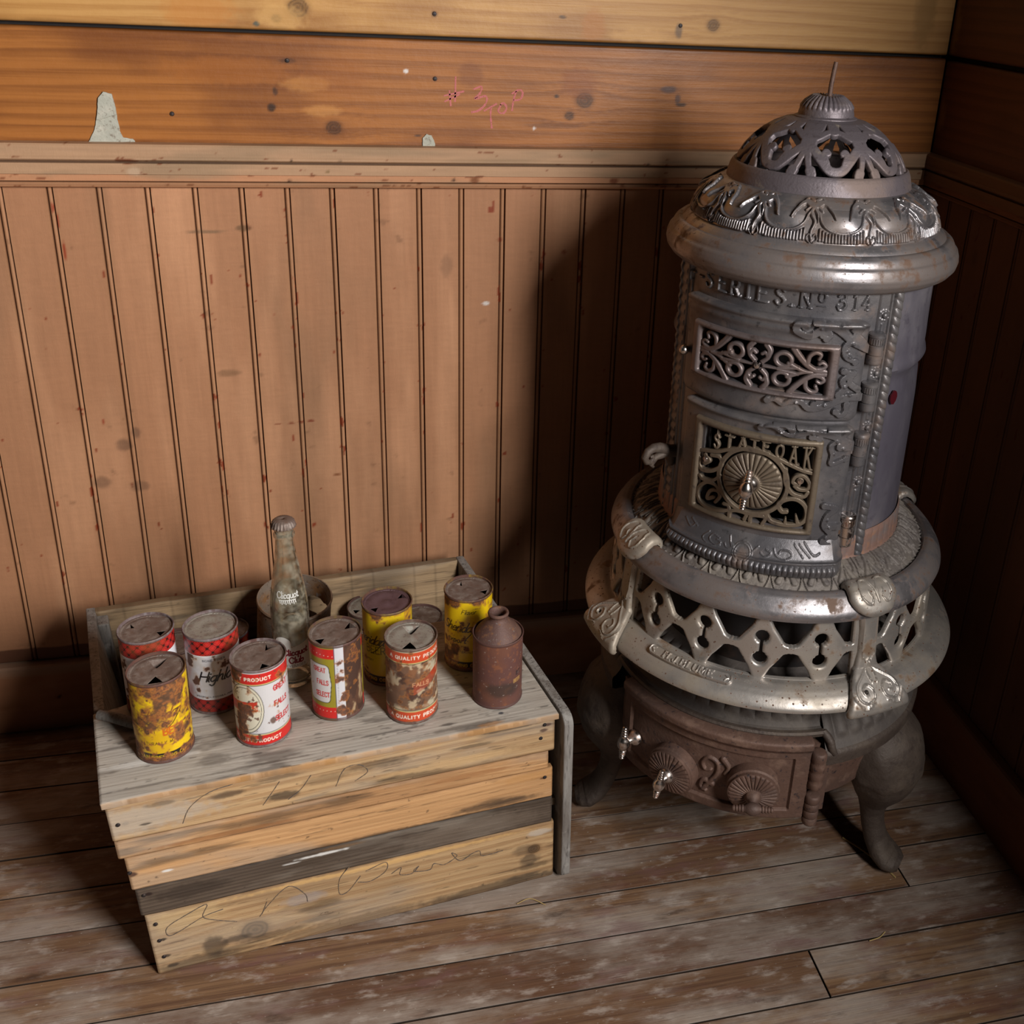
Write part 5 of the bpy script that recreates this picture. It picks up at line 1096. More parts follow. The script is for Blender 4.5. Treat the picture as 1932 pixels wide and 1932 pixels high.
# fluted wheels
def wheel(name, c, nrm, R_, m, parent, nfl=28, dome=.006, rimh=.0):
    nrm = Vector(nrm).normalized(); T = Matrix.Translation(c) @ nrm.to_track_quat('Z', 'Y').to_matrix().to_4x4()
    rr = np.r_[np.linspace(.003, R_, 34), R_]; th = np.linspace(0, 2*pi, nfl*14, endpoint=False); Tt, Rg = np.meshgrid(th, rr, indexing='ij')
    q = Rg/R_; fl = abs(np.sin(Tt*nfl/2)); flm = sst(.30, .42, q)*(1-sst(.93, .97, q))
    Z = dome*(1-q**2.2)*.7+flm*(.0022*np.sqrt(fl)-.0010)*(R_/.036)+.003*np.exp(-((q-.22)/.10)**2); Z[:, -1] = -.006-rimh
    P = np.stack([Rg*np.cos(Tt), Rg*np.sin(Tt), Z], -1)
    M4 = np.array(T); P = P @ M4[:3, :3].T+M4[:3, 3]
    return grid(name, P, m, parent, cu=True, sharp=50, flip=False)
def handle(c, nrm, bar, m, parent, s=1.0, reach=.018):
    """turned T handle: flange, stem, ball, ringed cross bar"""
    nrm = Vector(nrm).normalized(); bar = Vector(bar); bar = (bar-nrm*bar.dot(nrm)).normalized(); c = Vector(c)
    A = Matrix.Translation(c) @ nrm.to_track_quat('Z', 'Y').to_matrix().to_4x4(); mb = MB()
    mb.lathe([(1e-5, -.002), (.0105*s, -.002), (.0100*s, .003*s), (.0075*s, .006*s), (.0050*s, .009*s), (.0048*s, reach*s)], 20, A)
    B = Matrix.Translation(c+nrm*reach*s) @ bar.to_track_quat('Z', 'Y').to_matrix().to_4x4()
    pr = [(1e-5, -.0265), (.0024, -.0262)]
    for k in range(4):
        z = -.0245+k*.0037; pr += [(.0030+.0004*k, z-.0009), (.0038+.0004*k, z+.0004), (.0036+.0004*k, z+.0014), (.0026+.0004*k, z+.0021)]
    half = pr+[(.0040, -.0100), (.0062, -.0075), (.0078, -.0040), (.0084, 0)]
    full = half+[(a, -b) for a, b in half[::-1][1:]]
    mb.lathe([(max(a*s, 1e-5), b*s) for a, b in full], 18, B)
    return mb.build('handle', m, parent, sharp=60)
wn = Vector((sin(radians(-36.3)), -cos(radians(-36.3)), 0)); wcen = Vector(cyl(-36.3, .6285, .1665))
dw = wheel('draft_wheel', wcen, wn, .0368, M['bronze'], fire, 28, .009)
handle(wcen+wn*.008, wn, (.10, .0, 1), M['nickel_small'], dw, 1.02, .020)
for q in ((-57.5, .640), (-17.2, .639)):
    mb = MB(); T = Matrix.Translation(cyl(q[0], q[1], .1716)) @ Matrix.Rotation(radians(q[0]), 4, 'Z') @ Matrix.Rotation(pi/2, 4, 'X'); mb.lathe([(1e-5, .0014), (.0030, .0010), (.0034, 0), (.0034, -.002)], 14, T); mb.box((-.0005, -.0030, .0008), (.0005, .0030, .0016), lambda x, y, z: tuple(T @ Vector((x, y, z)))); mb.build('screw', M['nickel_small'], fg)
mb = MB(); T = Matrix.Translation(cyl(-39.5, .7755, .1704)) @ Matrix.Rotation(radians(-39.5), 4, 'Z') @ Matrix.Rotation(pi/2, 4, 'X'); mb.lathe([(1e-5, .0018), (.0032, .0012), (.0036, 0), (.0036, -.002)], 14, T); mb.build('screw', M['nickel_small'], feed)
# hinges
def hinge(ph, zt, zb, m, parent, r=.1655, R_=.0088, nm='hinge'):
    L = zt-zb; mb = MB(); x, y, _ = cyl(ph, 0, r); T = Matrix.Translation((x, y, zb))
    pr = [(1e-5, 0), (R_*.9, 0), (R_, .001)]
    for f in (.30, .62): pr += [(R_, L*f-.0008), (R_*.84, L*f), (R_, L*f+.0008)]
    pr += [(R_, L*.86), (R_*1.12, L*.88), (R_*1.12, L*.95), (R_*.85, L), (1e-5, L)]
    mb.lathe(profile_pts(pr, .002).tolist(), 26, T)
    a = radians(ph)
    for k in range(9):
        q = a-1.2+.3*k; mb.box((-.0007, -.0010, L*.66), (.0007, .0010, L*.84), lambda X, Y, Z, q=q: (x+(R_+Y*.6)*sin(q)+X*cos(q), y-(R_+Y*.6)*cos(q)+X*sin(q), zb+Z))
    # leaf running back to the pilaster
    mb.box((0, -.002, L*.05), (.017, .0015, L*.32), lambda X, Y, Z: (x+X*cos(a)-(Y-.004+X*.25)*sin(a)*1, y+X*sin(a)+(Y+.004+X*.25)*cos(a), zb+Z))
    mb.box((-.016, -.002, L*.36), (0, .0015, L*.62), lambda X, Y, Z: (x+X*cos(a)-(Y-.003)*sin(a)*1, y+X*sin(a)+(Y+.002)*cos(a), zb+Z))
    return mb.build(nm, m, parent, sharp=50)
hinge(6.6, .8235, .786, M['iron'], feed); hinge(7.0, .7635, .7275, M['iron'], feed); hinge(6.6, .700, .6575, M['iron'], fire); hinge(6.4, .5915, .5485, M['nickel_small'], fire)
# latches at the left edge
mb = MB(); p0 = Vector(cyl(-84, .617, .165)); o_ = Vector((sin(radians(-84)), -cos(radians(-84)), 0))
L_ = lambda pts: [p0+o_*(a/1000)+Vector((0, -.35*max(a, 0)/1000, b/1000)) for a, b in pts]
mb.tube(L_([(-12, -2), (2, 0), (8, 4), (18, 9), (28, 11), (36, 8), (40, 1), (37, -6), (31, -8), (27, -4), (29, 0), (32, -1)]), [.009, .0085, .0075, .0068, .0060, .0054, .0048, .0042, .0036, .0030, .0026, .002], 12)
mb.tube(L_([(4, 1), (14, -2), (24, -3), (30, -12), (26, -16)]), [.006, .0055, .0045, .0035, .002], 10); mb.tube(L_([(-2, 0), (0, -10), (-2, -20)]), [.006, .007, .004], 10)
mb.build('latch', M['leg'], fire, sharp=70)
mb = MB(); p0 = Vector(cyl(-80, .762, .163)); mb.tube([p0, p0+Vector((-.004, -.008, .001)), p0+Vector((-.006, -.013, .003))], [.005, .0042, .003], 10); mb.ball(p0+Vector((-.0065, -.0150, .003)), .0062); mb.build('latch', M['nickel_small'], feed, sharp=70)

# ---- hearth apron under the fire door
Rap = .170
def apron_r(ph):   # projects most below the door, dies into the plate at both ends
    t = np.clip((ph+76)/8, 0, 1)*np.clip((6.5-ph)/7, 0, 1); return np.sqrt(np.clip(t, 0, 1))
xs = np.radians(np.linspace(-76, 6.5, 420))*Rap; ys = np.linspace(0, 1, 70); X, Y = np.meshgrid(xs, ys, indexing='ij')
def apmap(u, v, h):
    ph = np.degrees(u/Rap); k = apron_r(ph)
    # v 0: under edge, .25: rope edge, 1: at the door
    r = np.interp(v, [0, .10, .30, .42, .55, .8, 1], [.160, .1865, .190, .1865, .182, .173, .163]); z = np.interp(v, [0, .10, .30, .42, .55, .8, 1], [.513, .5165, .526, .5345, .539, .553, .566])
    r = .158+(r-.158)*k; return (r+h)*np.sin(u/Rap), -(r+h)*np.cos(u/Rap), z+h*.7
ef = Field(X*1, Y); W_ = np.full(X.shape, 1.)
def aplane(pts): return [(radians(a+.6)*Rap, .42+(b-548)/22*.45) for a, b in pts]
# engraved scrolls, drawn in metres (v scaled to about 52 mm)
xs2 = xs; ef = Field(X, Y*.052)
def apl(pts): return [(radians(a)*Rap, (.45+(b-548)/27*.5)*.052) for a, b in pts]
for ln in ([(-46, 560), (-49, 562), (-50, 556), (-47, 552), (-45, 556), (-47, 558)], [(-51, 563), (-53, 555), (-49, 549), (-45, 553)], [(-43.5, 557), (-42, 553), (-39.5, 556), (-41, 559)], [(-42, 566), (-40, 555), (-34, 552), (-30, 562)], [(-29, 556), (-27, 553), (-25, 557), (-27, 560)], [(-24, 562), (-23, 556), (-20, 552), (-17, 556), (-18, 561), (-21, 561), (-22, 558)], [(-16, 568), (-12.5, 555)], [(-14, 568), (-10, 556)], [(-12, 570), (-8.5, 558), (-6, 560)], [(-64, 566), (-60, 560), (-58, 565)], [(-61, 568), (-57, 563)]):
    ef.stroke(apl(ln), .0008, pad=.003)
ef.ring(radians(-35.8)*Rap, .0275, .0088, .0008); ef.ring(radians(-35.8)*Rap, .0275, .0112, .0005)
H = rnd(ef.d, .0008, .0008)
# rope: fat beads on the lower edge
ph = np.degrees(X/Rap); bd = np.sqrt(np.clip(1-(2*((ph/2.05)-np.floor(ph/2.05))-1)**2, 0, 1)); env = np.clip(1-((Y-.24)/.15)**2, 0, 1)
H += np.sqrt(env)*.0042*(.35+.65*bd)*(ph < -1)*(ph > -73)+.003*np.exp(-((Y-.43)/.035)**2)
H *= np.clip(apron_r(ph)*1.4, 0, 1)
cut('hearth_apron', xs, ys, None, H, apmap, .003, M['iron'], stove, sharp=50)
# ---- lower collar: upright pleats, then the leaf-cast ring, the foot rail
def pleat(A, S, P): return .0014*np.sqrt(abs(np.sin(np.radians(A)*36)))*np.clip(np.minimum(S-.002, .03-S)/.004, 0, 1)
rev('pleated_collar', [(.1585, .557), (.1595, .552), (.1600, .532), (.1615, .526), (.163, .523)], M['red_scale'], n=720, d=.002, hf=pleat)
LP = [(.1625, .5245), (.170, .5215), (.180, .5155), (.189, .5085), (.1955, .5020), (.1965, .498)]
lmp, Ls, LPp, LSs = revprofile_map(LP)
av = np.linspace(-180, 180, 1500); sv = np.linspace(0, Ls, 46); X, Y = np.meshgrid(np.radians(av)*.18, sv, indexing='ij')
lf = Field(X, Y); st = radians(12)*.18
H = np.zeros(X.shape)
LEAF = []
for sg in (-1, 1):
    LEAF += [([(sg*.02, .98), (sg*.10, .66), (sg*.25, .34)], 1.2, 4.2), ([(sg*.5, 1.0), (sg*.49, .6), (sg*.43, .30), (sg*.30, .03)], .8, .8), ([(sg*.33, .95), (sg*.36, .7), (sg*.30, .56)], .9, 1.5), ([(sg*.12, .12), (sg*.05, .03)], 1.6, 1.2)]
LEAF += [([(0, .70), (0, .42)], 1.0, 2.0)]
for k in range(-15, 15):
    for ln, w0, w1 in LEAF: lf.stroke([((k+.5+a)*st, (1-b)*Ls) for a, b in ln], w0/1000, w1/1000, pad=.004)
H = rnd(lf.d, .0026, .0030)+.0008*(fbm(X*300, Y*300, 2, 5)-.5)
grid('leaf_ring', np.stack(lmp(np.degrees(X/.18), Y, H), -1), M['iron_dust'], stove, sharp=50, flip=False)
rev('foot_rail', [(.1975, .494), (.1965, .5025), (.1990, .5065), (.2045, .5075), (.2115, .5040), (.2185, .4965), (.2235, .4885), (.2250, .4825), (.2235, .4770), (.2180, .4740), (.2090, .4735), (.2000, .480), (.1975, .494)], M['rim'], n=260, d=.0022)
# ---- openwork gallery between rail and skirt
r = .2115
xs = np.radians(np.linspace(-180, 180, 1501))*r; ys = np.linspace(.376, .478, 110); X, Y = np.meshgrid(xs, ys, indexing='ij')
op = np.full(X.shape, 1.0); cen = []
for q in range(4):
    b0 = 11+90*q
    for k in range(4): cen.append(b0+16.1+(90-32.2)/3*k)
DEGc = np.degrees(X/r)
for c in cen:
    dx = (DEGc-c+180) % 360-180; dxm = np.radians(dx)*r
    op = np.minimum(op, np.minimum(np.minimum(np.hypot(dxm, Y-.4475)-.0083, np.maximum(np.hypot(dxm/1.0, Y-.4185)-.0086, -.03)), sdbox(dxm, Y, -.0018, .0018, .416, .450)))
    notch = np.minimum(np.hypot(abs(dxm)-.0082, Y-.4405)-.0030, np.hypot(abs(dxm)-.0082, Y-.4255)-.0030); op = np.maximum(op, -np.maximum(notch, np.minimum(np.hypot(dxm, Y-.4475)-.0085, 1)*-1*0+notch))
def tri(dxm, up):
    """bell opening: rounded point at the waist, wide at the rail or the skirt"""
    y = (Y-.4375) if up else (.4285-Y); L = .0385 if up else .0350
    hw = np.interp(y, [-.001, 0, .0012, .003, .008, .015, .0225, .034, .04], [-.004, 0, .0042, .0066, .0098, .0146, .0200, .0252, .0262])
    return np.maximum(np.maximum((abs(dxm)-hw)*.78, -y), sdbox(dxm, y, -.0305, .0305, -.02, L, .006))
for c in cen:
    for sg in (-1, 1):
        mc = c+sg*10.2; dx = (DEGc-mc+180) % 360-180; dxm = np.radians(dx)*r
        nb = min(abs((mc-b0+180) % 360-180) for b0 in (11, 101, 191, 281)); t_ = np.minimum(tri(dxm, True), tri(dxm, False))
        if nb < 9:
            bd = np.full(X.shape, 9.)
            for b0 in (11, 101, 191, 281): bd = np.minimum(bd, abs(np.radians((DEGc-b0+180) % 360-180)*r))
            t_ = np.maximum(t_, .0185-bd)
        op = np.minimum(op, t_)
d = -op
H = rnd(d, .004, .0028)
cut('gallery', xs, ys, d, H, lambda u, v, h: ((r+(.478-v)*.10+h)*np.sin(u/r), -(r+(.478-v)*.10+h)*np.cos(u/r), v), .004, M['nickel'], stove, sharp=45)
# ---- nickel skirt
def skirth(A, S, P): return np.zeros(A.shape)
SKP = [(.2180, .3940), (.2225, .3925), (.2300, .3920), (.2380, .3893), (.2465, .3840), (.2530, .3775), (.2558, .3725), (.2555, .3695), (.2515, .3680), (.2440, .3688), (.2300, .3740), (.2200, .378)]
sk = rev('skirt', SKP, M['nickel'], n=260, d=.0025)
smp, Ss, SPp, SSs = revprofile_map(SKP)
# raised name plate
rp = .238
xs = np.radians(np.linspace(-60.5, -30.5, 330)); ys = np.linspace(.006, .036, 60); X, Y = np.meshgrid(np.degrees(xs), ys, indexing='ij'); Xm = np.radians(X+45.5)*rp
pl = sdbox(Xm, Y, -.0585, .0585, .0115, .0262, .0073)
nf = Field(Xm, Y); 
YY = .0377-Y
nf2 = Field(Xm, YY[:, ::-1]); textfield(nf2, 'H.J.BLUME', -.0010, .0151, .0078, .00105, serif=.15, gap=.42, ws=1.1, anchor='c')
td = nf2.d[:, ::-1]
H = .0030-.0*pl+0; H = rnd(pl, .0022, .0052)-.0016*(sst(-.0016, -.0024, pl))+rnd(td, .0006, .0018)*(pl < -.0022)
for sg in (-1, 1):
    a_ = Field(Xm, Y); a_.stroke([(sg*.049, .0218), (sg*.0535, .0190), (sg*.049, .0160)], .0007, smooth=False); H += rnd(a_.d, .0006, .0014)*(pl < -.0022)
cut('name_plate', np.degrees(xs), ys, pl, H, smp, .001, M['nickel'], sk, sharp=50)
# ---- cast brackets joining rail and skirt
def bracket(ph0):
    par = empty('bracket', (0, 0, 0)); par.parent = stove
    # body: strap down the gallery that flares over the skirt
    path = [(.2155, .478), (.2175, .462), (.2195, .440), (.2215, .420), (.2245, .404), (.2320, .3995), (.2430, .3920), (.2535, .3840), (.2605, .3755), (.2620, .3680), (.2585, .3635)]
    mp, S, P, s = revprofile_map(path)
    ya = np.linspace(0, S, 120); xa = np.linspace(-.044, .044, 110); X, Y = np.meshgrid(xa, ya, indexing='ij')
    half = np.interp(Y, [0, .02, .05, .070, .085, .105, .125, S], [.0150, .0125, .0125, .0165, .0250, .0330, .0390, .0395])
    d = np.maximum(abs(X)-half, Y-S+.0015+.10*0)
    H = rnd(d, .006, .0048); f = Field(X, Y)
    for sg in (-1, 1):
        f.stroke([(sg*.0105, .002), (sg*.0098, .045), (sg*.0085, .060)], .0007)
        cxx, cyy = sg*.0150, .1040
        f.stroke([(sg*.002, .066), (sg*.006, .078), (sg*.014, .086), (sg*.024, .097), (sg*.0255, .110), (sg*.017, .1175), (sg*.0075, .1125), (sg*.0060, .103), (sg*.0120, .0965), (sg*.0185, .101), (sg*.0175, .108), (sg*.0135, .108)], .0013, .0010)
        f.stroke([(sg*.004, .072), (sg*.0045, .086), (sg*.003, .096)], .0009); f.stroke([(sg*.007, .058), (sg*.004, .063), (0, .060)], .0009)
        f.stroke([(sg*.029, .094), (sg*.0315, .108), (sg*.022, .1215), (sg*.008, .118)], .0008)
    H += rnd(f.d, .0010, .0015)
    d = np.maximum(d, -(np.hypot(X+.0150, Y-.1045)-.0028))
    cut('strap', xa, ya, d, H, lambda u, v, h: mp(ph0+np.degrees(u/.225), v, h), .003, M['nickel'], par, sharp=50)
    # lobe over the rail
    lp = [(.1930, .4985), (.1950, .5070), (.2000, .5110), (.2070, .5115), (.2150, .5070), (.2220, .4990), (.2275, .4900), (.2290, .4820), (.2265, .4730), (.2190, .4700)]
    mp2, S2, P2, s2 = revprofile_map(lp)
    ya = np.linspace(0, S2, 90); xa = np.linspace(-.036, .036, 100); X, Y = np.meshgrid(xa, ya, indexing='ij')
    d = np.hypot(X/.0335, np.maximum(Y-.030, (.012-Y)*0)/(.031)*np.where(Y > .030, 1, 0))-1; d = d*.026
    d = np.maximum(d, abs(X)-.0330); d = np.where(Y < .03, np.maximum(abs(X)-.0330, .0035-Y+.15*abs(X)**2), d)
    H = rnd(d, .010, .0075); f = Field(X, Y)
    for sg in (-1, 1):
        f.stroke([(0, .042), (sg*.0015, .030), (sg*.006, .021), (sg*.014, .0185), (sg*.0205, .026), (sg*.0195, .038), (sg*.0115, .044), (sg*.0065, .038), (sg*.0095, .031)], .0016, .0009)
    H += rnd(f.d, .0013, .0016)
    cut('lobe', xa, ya, d, H, lambda u, v, h: mp2(ph0+np.degrees(u/.212), v, h), .002, M['nickel'], par, sharp=50)
for a in (11, 101, 191, 281): bracket(a)
# ---- fluted bowl, base plate
def flute(A, S, P):
    t = np.clip((S-.012)/.010, 0, 1)*np.clip((.124-S)/.012, 0, 1); return .0050*t*(abs(np.sin(np.radians(A)*26)))**.6
BOWL = [(.150, .358), (.160, .352), (.172, .342), (.185, .329), (.198, .314), (.2085, .3015), (.2165, .2915), (.2240, .2815)]
def flute(A, S, P):
    L = S.max(); t = np.clip((S-.010)/.010, 0, 1)*np.clip((L-.012-S)/.008, 0, 1); return .0058*t*(abs(np.sin(np.radians(A)*31)))**.7
rev('fluted_bowl', BOWL, M['bowl'], a0=1.5, a1=278, n=800, d=.002, hf=flute)
rev('fluted_bowl', BOWL[:5]+[(.2035, .3055), (.2075, .3045)], M['bowl'], a0=-83, a1=2.5, n=260, d=.002, hf=flute)
DC = -38
def inash(A): return abs((A-DC+180) % 360-180) < 43
def basep(A, S, P): return np.zeros(A.shape)
rev('base_plate', [(.2235, .2820), (.2270, .2800), (.2285, .2760), (.2275, .2610), (.2230, .2590), (.200, .2590), (.15, .259), (.01, .259)], M['leg'], a0=1.5, a1=278, n=200, d=.004)
rev('base_plate', [(.2060, .3030), (.2095, .3062), (.2145, .3062), (.2165, .3035), (.2155, .2985), (.2110, .2965), (.12, .2965)], M['leg'], a0=-84, a1=2.0, n=90, d=.003)
mb = MB(); mb.tube([cyl(1.4, .3025, .2110), cyl(2.4, .2985, .2165), cyl(3.2, .2930, .2215), cyl(3.6, .2840, .2245), cyl(4.6, .2770, .2268)], [.0055, .0055, .0055, .0055, .004], 10); mb.build('rim_step', M['leg'], stove)
# ---- ash drawer housing and its door
def ashwall(A, S, P): return np.zeros(A.shape)
mb = MB(); nA = 40; Rw = .212
for z0, z1 in ((.172, .284),):
    A = [radians(-80+86*i/(nA-1)) for i in range(nA)]
    poly = [(Rw*sin(a), -Rw*cos(a)) for a in A]+[(.05*sin(A[-1]), -.05*cos(A[-1])), (.05*sin(A[0]), -.05*cos(A[0]))]
    mb.prism(poly, z0, z1, lambda x, y, z: (x, y, z))
mb.build('ash_housing', M['rusty'], stove, flat=True)
mb = MB(); mb.lathe([(1e-5, .158), (.17, .158), (.195, .18), (.205, .2585), (1e-5, .2585)], 64); mb.build('ash_pan', M['rusty'], stove)
Rd = .2205
xs = np.radians(np.linspace(-74, -2.6, 330))*Rd; ys = np.linspace(.1640, .2935, 170); X, Y = np.meshgrid(xs, ys, indexing='ij'); UP = .0095
d = sdbox(X, Y, xs[1], xs[-2], .1650, .2925, .005)
inn = sdbox(X, Y, radians(-69.5)*Rd, radians(-8.6)*Rd, .1800, .2640, .002)
H = rnd(d, .004, .0045)-.0040*sst(.0005, -.0018, inn)+.0060*sst(.272, .282, Y)*rnd(d, .006, 1)-.004*sst(.290, .2935, Y)
f = Field(X, Y)
mc = radians(-34.5)*Rd
for ln in ([(-.012, .192), (-.004, .206), (.004, .222), (.004, .238), (-.008, .244), (-.016, .234), (-.012, .224), (-.004, .226)], [(.0, .203), (-.012, .206), (-.016, .196), (-.008, .190)], [(.010, .247), (.018, .236), (.014, .225)]):
    f.stroke([(mc+a, b) for a, b in ln], .0036, .0022)
H += rnd(f.d, .0026, .0034)+.0006*(fbm(X*150, Y*150, 3, 3)-.5)
ash = cut('ash_door', xs, ys+UP, d, H, bmap(Rd), .005, M['rusty'], stove, sharp=45)
for a, z, sp, bar in ((-48.5, .2075, .75, (.25, 0, 1)), (-21.2, .2175, 1.0, (1, .2, .12))):
    nv = Vector((sin(radians(a)), -cos(radians(a)), -.06)).normalized(); c = Vector(cyl(a, z+UP, Rd+.0020))
    mb = MB(); T = Matrix.Translation(c) @ nv.to_track_quat('Z', 'Y').to_matrix().to_4x4()
    mb.lathe([(.0335, -.006), (.0345, .0), (.0345, .004+.006*sp), (.0325, .006+.006*sp), (.031, .0055+.006*sp)], 56, T)
    hub = mb.build('wheel_seat', M['rusty'], ash)
    wh_ = wheel('draft_wheel', c+nv*(.010+.006*sp), nv, .0322, M['rusty'], ash, 28, .006)
    handle(c+nv*(.016+.006*sp), nv, bar, M['rusty'] if a > -30 else M['nickel_small'], wh_, .98, .019)
nv = Vector((sin(radians(-69)), -cos(radians(-69)), .0)); handle(Vector(cyl(-66.2, .2120+UP, Rd+.004)), nv, (-.35, -.2, 1), M['nickel_small'], ash, 1.05, .019)
for zt, zb_ in ((.2840, .2270), (.2150, .1680)):
    mb = MB(); x, y, _ = cyl(-.8, 0, Rd+.005)
    L = zt-zb_; pr = [(1e-5, 0), (.0086, 0)]
    for k in range(4): pr += [(.0098, L*(k+.15)/4), (.0100, L*(k+.75)/4), (.0086, L*(k+.95)/4)]
    pr += [(.0070, L), (1e-5, L)]; mb.lathe(pr, 22, Matrix.Translation((x, y, zb_))); mb.build('hinge', M['rusty'], ash, sharp=50)
# ---- legs
def leg(ph):
    o_ = Vector((sin(radians(ph)), -cos(radians(ph)), 0)); tv = Vector((cos(radians(ph)), sin(radians(ph)), 0)); mb = MB()
    path = [(.165, .256, .046, .034), (.186, .240, .058, .044), (.202, .210, .066, .054), (.208, .178, .065, .054), (.206, .150, .054, .046), (.203, .124, .036, .032), (.202, .106, .022, .021), (.202, .090, .018, .017), (.206, .065, .0175, .016), (.214, .042, .020, .016), (.225, .025, .026, .017), (.237, .016, .029, .0145), (.250, .0135, .024, .0125), (.257, .0125, .012, .009)]
    P = np.array(path); n = 56; sA = np.linspace(0, 1, len(P)); sB = np.linspace(0, 1, 90); P = np.stack([np.interp(sB, sA, np.convolve(np.r_[P[0, k], P[:, k], P[-1, k]], [.15, .7, .15], 'valid')) for k in range(4)], -1)
    t = np.gradient(P[:, :2], axis=0); t /= np.linalg.norm(t, axis=1)[:, None]; nrm = np.stack([-t[:, 1], t[:, 0]], -1)
    th = np.linspace(0, 2*pi, n, endpoint=False); Q = np.zeros((len(P), n, 3))
    for i in range(len(P)):
        for j in range(n):
            c, s_ = cos(th[j]), sin(th[j]); k = 1.0
            # scale pattern and side scrolls on the knee
            sb = sB[i]; kn = math.exp(-((sb-.22)/.14)**2)
            k += kn*.030*abs(sin(sb*60))*abs(cos(th[j]*7+(int(sb*19) % 2)*1.57))+kn*.05*math.exp(-((abs(s_)-.93)/.06)**2)
            k -= .10*math.exp(-((sb-.60)/.2)**2)*(c > .3)*0
            a = P[i, 2]*s_*k; b = P[i, 3]*c*k; rr, zz = P[i, 0]-nrm[i, 0]*b, P[i, 1]-nrm[i, 1]*b
            v = o_*rr+tv*a; Q[i, j] = (v.x, v.y, max(zz, .0008))
    V = Q.reshape(-1, 3); F = [(i*n+j, (i+1)*n+j, (i+1)*n+(j+1) % n, i*n+(j+1) % n) for i in range(len(P)-1) for j in range(n)]+[tuple(range(n)), tuple((len(P)-1)*n+j for j in range(n))[::-1]]
    return mesh('leg', V, F, M['leg'], stove, sharp=60)
for a in (45, -98, 132, 190): leg(a)
# ---- top: flange, swagged shoulder, openwork dome, finial
rev('flange', [(.1495, .9195), (.1535, .9175), (.1585, .9130), (.1600, .9105), (.1640, .9105), (.1690, .9065), (.1712, .9025), (.1722, .8990), (.1755, .8965), (.1775, .8905), (.1782, .8850), (.1765, .8780), (.1715, .8715), (.1660, .8680), (.1580, .8660), (.1540, .8665), (.150, .870)], M['rim'], n=260, d=.0018)
rev('neck_band', [(.1560, .8675), (.1560, .858), (.1585, .853), (.157, .850)], M['iron'], a0=-96, a1=20, n=120, d=.002)
SHP = [(.1095, .9645), (.1140, .9632), (.1200, .9605), (.1290, .9545), (.1370, .9465), (.1430, .9370), (.1470, .9275), (.1495, .9190)]
hmp, Sh, SPp2, SSs2 = revprofile_map(SHP)
NA = 14; av = np.linspace(-180, 180, 1700); sv = np.linspace(0, Sh, 110); X, Y = np.meshgrid(np.radians(av)*.14, sv, indexing='ij')
sf = Field(X, Y); st = 2*pi/NA*.14
for k in range(-8, 9):
    cx = (k+radians(-25)/(2*pi/NA))*st
    def T(pts): return [(cx+a*st, b*Sh) for a, b in pts]
    for sg in (-1, 1):
        sf.stroke(T([(sg*.02, .36), (sg*.10, .50), (sg*.16, .66), (sg*.28, .76), (sg*.42, .80), (sg*.5, .805)]), .0014)
        sf.stroke(T([(sg*.05, .30), (sg*.16, .24), (sg*.27, .33), (sg*.38, .58)]), .0052, .0010); sf.stroke(T([(sg*.03, .20), (sg*.12, .14), (sg*.19, .20)]), .0026, .0016); sf.stroke(T([(sg*.09, .36), (sg*.15, .42)]), .0018, .0014)
        for q in np.linspace(.13, .5, 8):
            yq = .80-.10*max(0, (.30-q)/.14)**1.5*.6
            sf.stroke(T([(sg*q, yq+.025), (sg*q, .955-.02*(q < .2))]), .0013, .0016, smooth=False, pad=.004)
        sf.stroke(T([(0, .92), (sg*.05, .84), (sg*.09, .92), (sg*.03, .985)]), .0011, .0008)
    sf.stroke(T([(.04, .28), (-.05, .45), (.03, .62), (-.02, .80), (.0, .97)]), .0026, .0010); sf.stroke(T([(-.05, .30), (.06, .48), (.08, .62)]), .0018, .0010)
H = rnd(sf.d, .0014, .0032)
# pillow swags under the garlands
cxs = (X/st-(radians(-25)/(2*pi/NA)))
fx = cxs-np.floor(cxs); H += .0036*np.clip(1-((fx-.5)/.36)**2, 0, 1)*np.clip(1-((Y/Sh-.58)/.22)**2, 0, 1)
grid('shoulder', np.stack(hmp(np.degrees(X/.14), Y, H), -1), M['rim'], stove, sharp=50)
DP = [(.0365, 1.0360), (.0480, 1.0335), (.0600, 1.0280), (.0715, 1.0205), (.0820, 1.0110), (.0910, 1.0005), (.0970, .9905), (.1000, .9830), (.1028, .9810), (.1048, .9770), (.1075, .9665), (.1080, .9635)]
dmp, DS, DPp, DSs = revprofile_map(DP)
av = np.linspace(-180, 180, 901); sv = np.linspace(0, DS, 130); X, Y = np.meshgrid(av, sv, indexing='ij')
rl = np.interp(sv, DSs, DPp[:, 0])[None, :]
Nn = 8; a0 = -37.; A = (X-a0)/(360/Nn); fr_ = A-np.round(A)   # 0 at a petal node, +-.5 between
af = abs(fr_); zz = np.interp(Y, DSs, DPp[:, 1])
def sdist(pts, w0, w1=None):
    """distance to a stroke drawn in (af, height) space, in metres"""
    P = catmull(pts, 6); w1 = w0 if w1 is None else w1; best = np.full(X.shape, 9.); n = len(P)-1
    ws = 2*pi/Nn*np.broadcast_to(rl, X.shape)
    for i in range(n):
        ax, ay = P[i][0]*ws, P[i][1]; bx_, by_ = P[i+1][0]*ws, P[i+1][1]; px_, py_ = af*ws, Y
        vx, vy = bx_-ax, by_-ay; L = vx*vx+vy*vy+1e-12; t = np.clip(((px_-ax)*vx+(py_-ay)*vy)/L, 0, 1)
        best = np.minimum(best, np.hypot(px_-ax-t*vx, py_-ay-t*vy)-(w0+(w1-w0)*i/n))
    return best
sN = float(np.interp(-1.0155, -DPp[:, 1], DSs)); sB_ = float(np.interp(-.9835, -DPp[:, 1], DSs)); sT = .0125
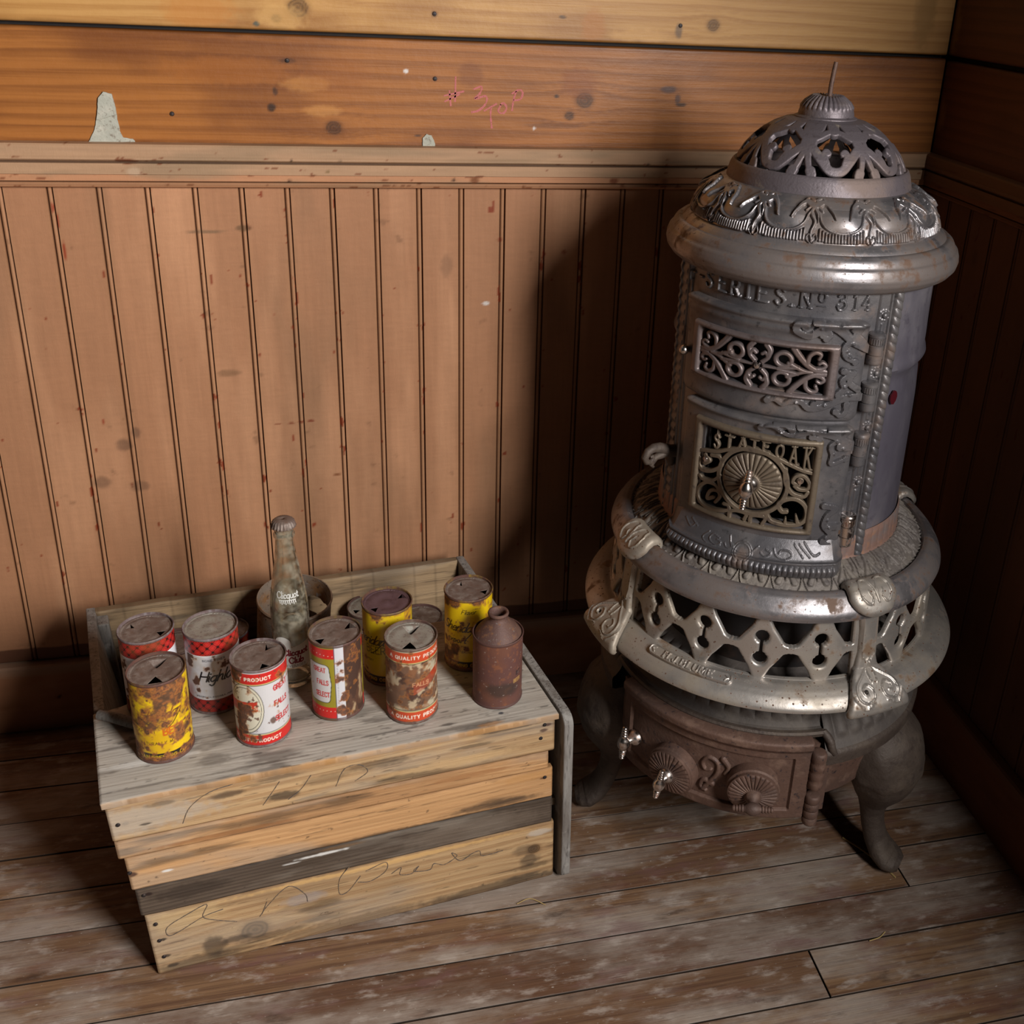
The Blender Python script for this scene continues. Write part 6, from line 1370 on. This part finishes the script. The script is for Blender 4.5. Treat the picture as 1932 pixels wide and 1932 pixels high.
iron = np.minimum(np.maximum(Y-sT, -1), sB_-Y)*1.0
iron = np.minimum(Y-sT, 9.); iron = np.minimum(iron, sB_-Y)
def U_(*d): return np.minimum.reduce(d)
bars = U_(sdist([(0, sN), (.13, sN+.008), (.29, sN+.022), (.40, sN+.0315), (.5, sN+.0335)], .0056, .0056),       # wave down to the band
          sdist([(0, sN-.003), (.16, sN-.010), (.34, sN-.0190), (.5, sN-.0220)], .0042, .0046),                     # arch above
          sdist([(0, sT-.002), (0, sN)], .0095, .0075), sdist([(.0, sN), (.035, sN+.012), (.075, sN+.024), (.115, sB_-.006)], .0042, .0034),
          sdist([(.13, sB_-.006), (.15, sB_-.002)], .0060, .0060),
          sdist([(.36, sN+.024), (.31, sN+.014), (.335, sN+.009), (.37, sN+.011)], .0040, .0042), sdist([(.5, sT-.002), (.5, sN-.0215)], .0070, .0075), sdist([(0, sN), (.14, sN-.013), (.23, sT)], .0030, .0034))
d = np.minimum(bars, iron)
d = np.where(Y < sT, -.01, d); d = np.where(Y > sB_, -.01, d)
d = np.minimum(np.minimum(bars, Y-sT), sB_-Y)
H = rnd(np.minimum(d, 0), .0018, .0016)+.0012*(Y > sB_+.002)
cut('dome', av, sv, d, H, dmp, .0045, M['domem'], stove, sharp=45)
def fin(A, S, P): return .0016*abs(np.sin(np.radians(A)*15))*np.clip((S-.006)/.006, 0, 1)*np.clip((.036-S)/.004, 0, 1)
rev('finial', [(.0030, 1.0615), (.0150, 1.0612), (.0175, 1.0620), (.0190, 1.0610), (.0215, 1.0592), (.0265, 1.0555), (.0305, 1.0500), (.0325, 1.0440), (.0330, 1.0405), (.0345, 1.0395), (.0368, 1.0385), (.0372, 1.0355), (.0360, 1.0335), (.030, 1.0335)], M['domem'], n=300, d=.0012, hf=fin)
mb = MB(); mb.tube([(.0015, 0, 1.055), (.002, 0, 1.075), (.0035, .0, 1.092), (.0045, 0, 1.1005)], [.0030, .0028, .0028, .0026], 10); mb.build('rod', M['rusty'], stove)

# ================================================================== BITS ON THE FLOOR
def straw(pts, label, w=.0009):
    mb = MB(); mb.tube([tuple(p) for p in catmull([(a, b, c) for a, b, c in pts], 6)], w, 6); tag(mb.build('straw', M['straw']), label, 'straw', 'straws on the floor')
straw([(-.240, -.471, .0016), (-.222, -.500, .0022), (-.205, -.532, .0018), (-.197, -.554, .0014)], 'longest yellow straw on the floor, by the stove foot', .0012)
straw([(-.737, -.498, .0016), (-.718, -.495, .004), (-.699, -.507, .0016)], 'thin bent pale straw on the floor at the lower right of the crate', .0006)
straw([(-.284, -.644, .0014), (-.268, -.642, .002), (-.256, -.635, .0014)], 'short pale straw on the floor boards, nearest the right foreground', .0007)
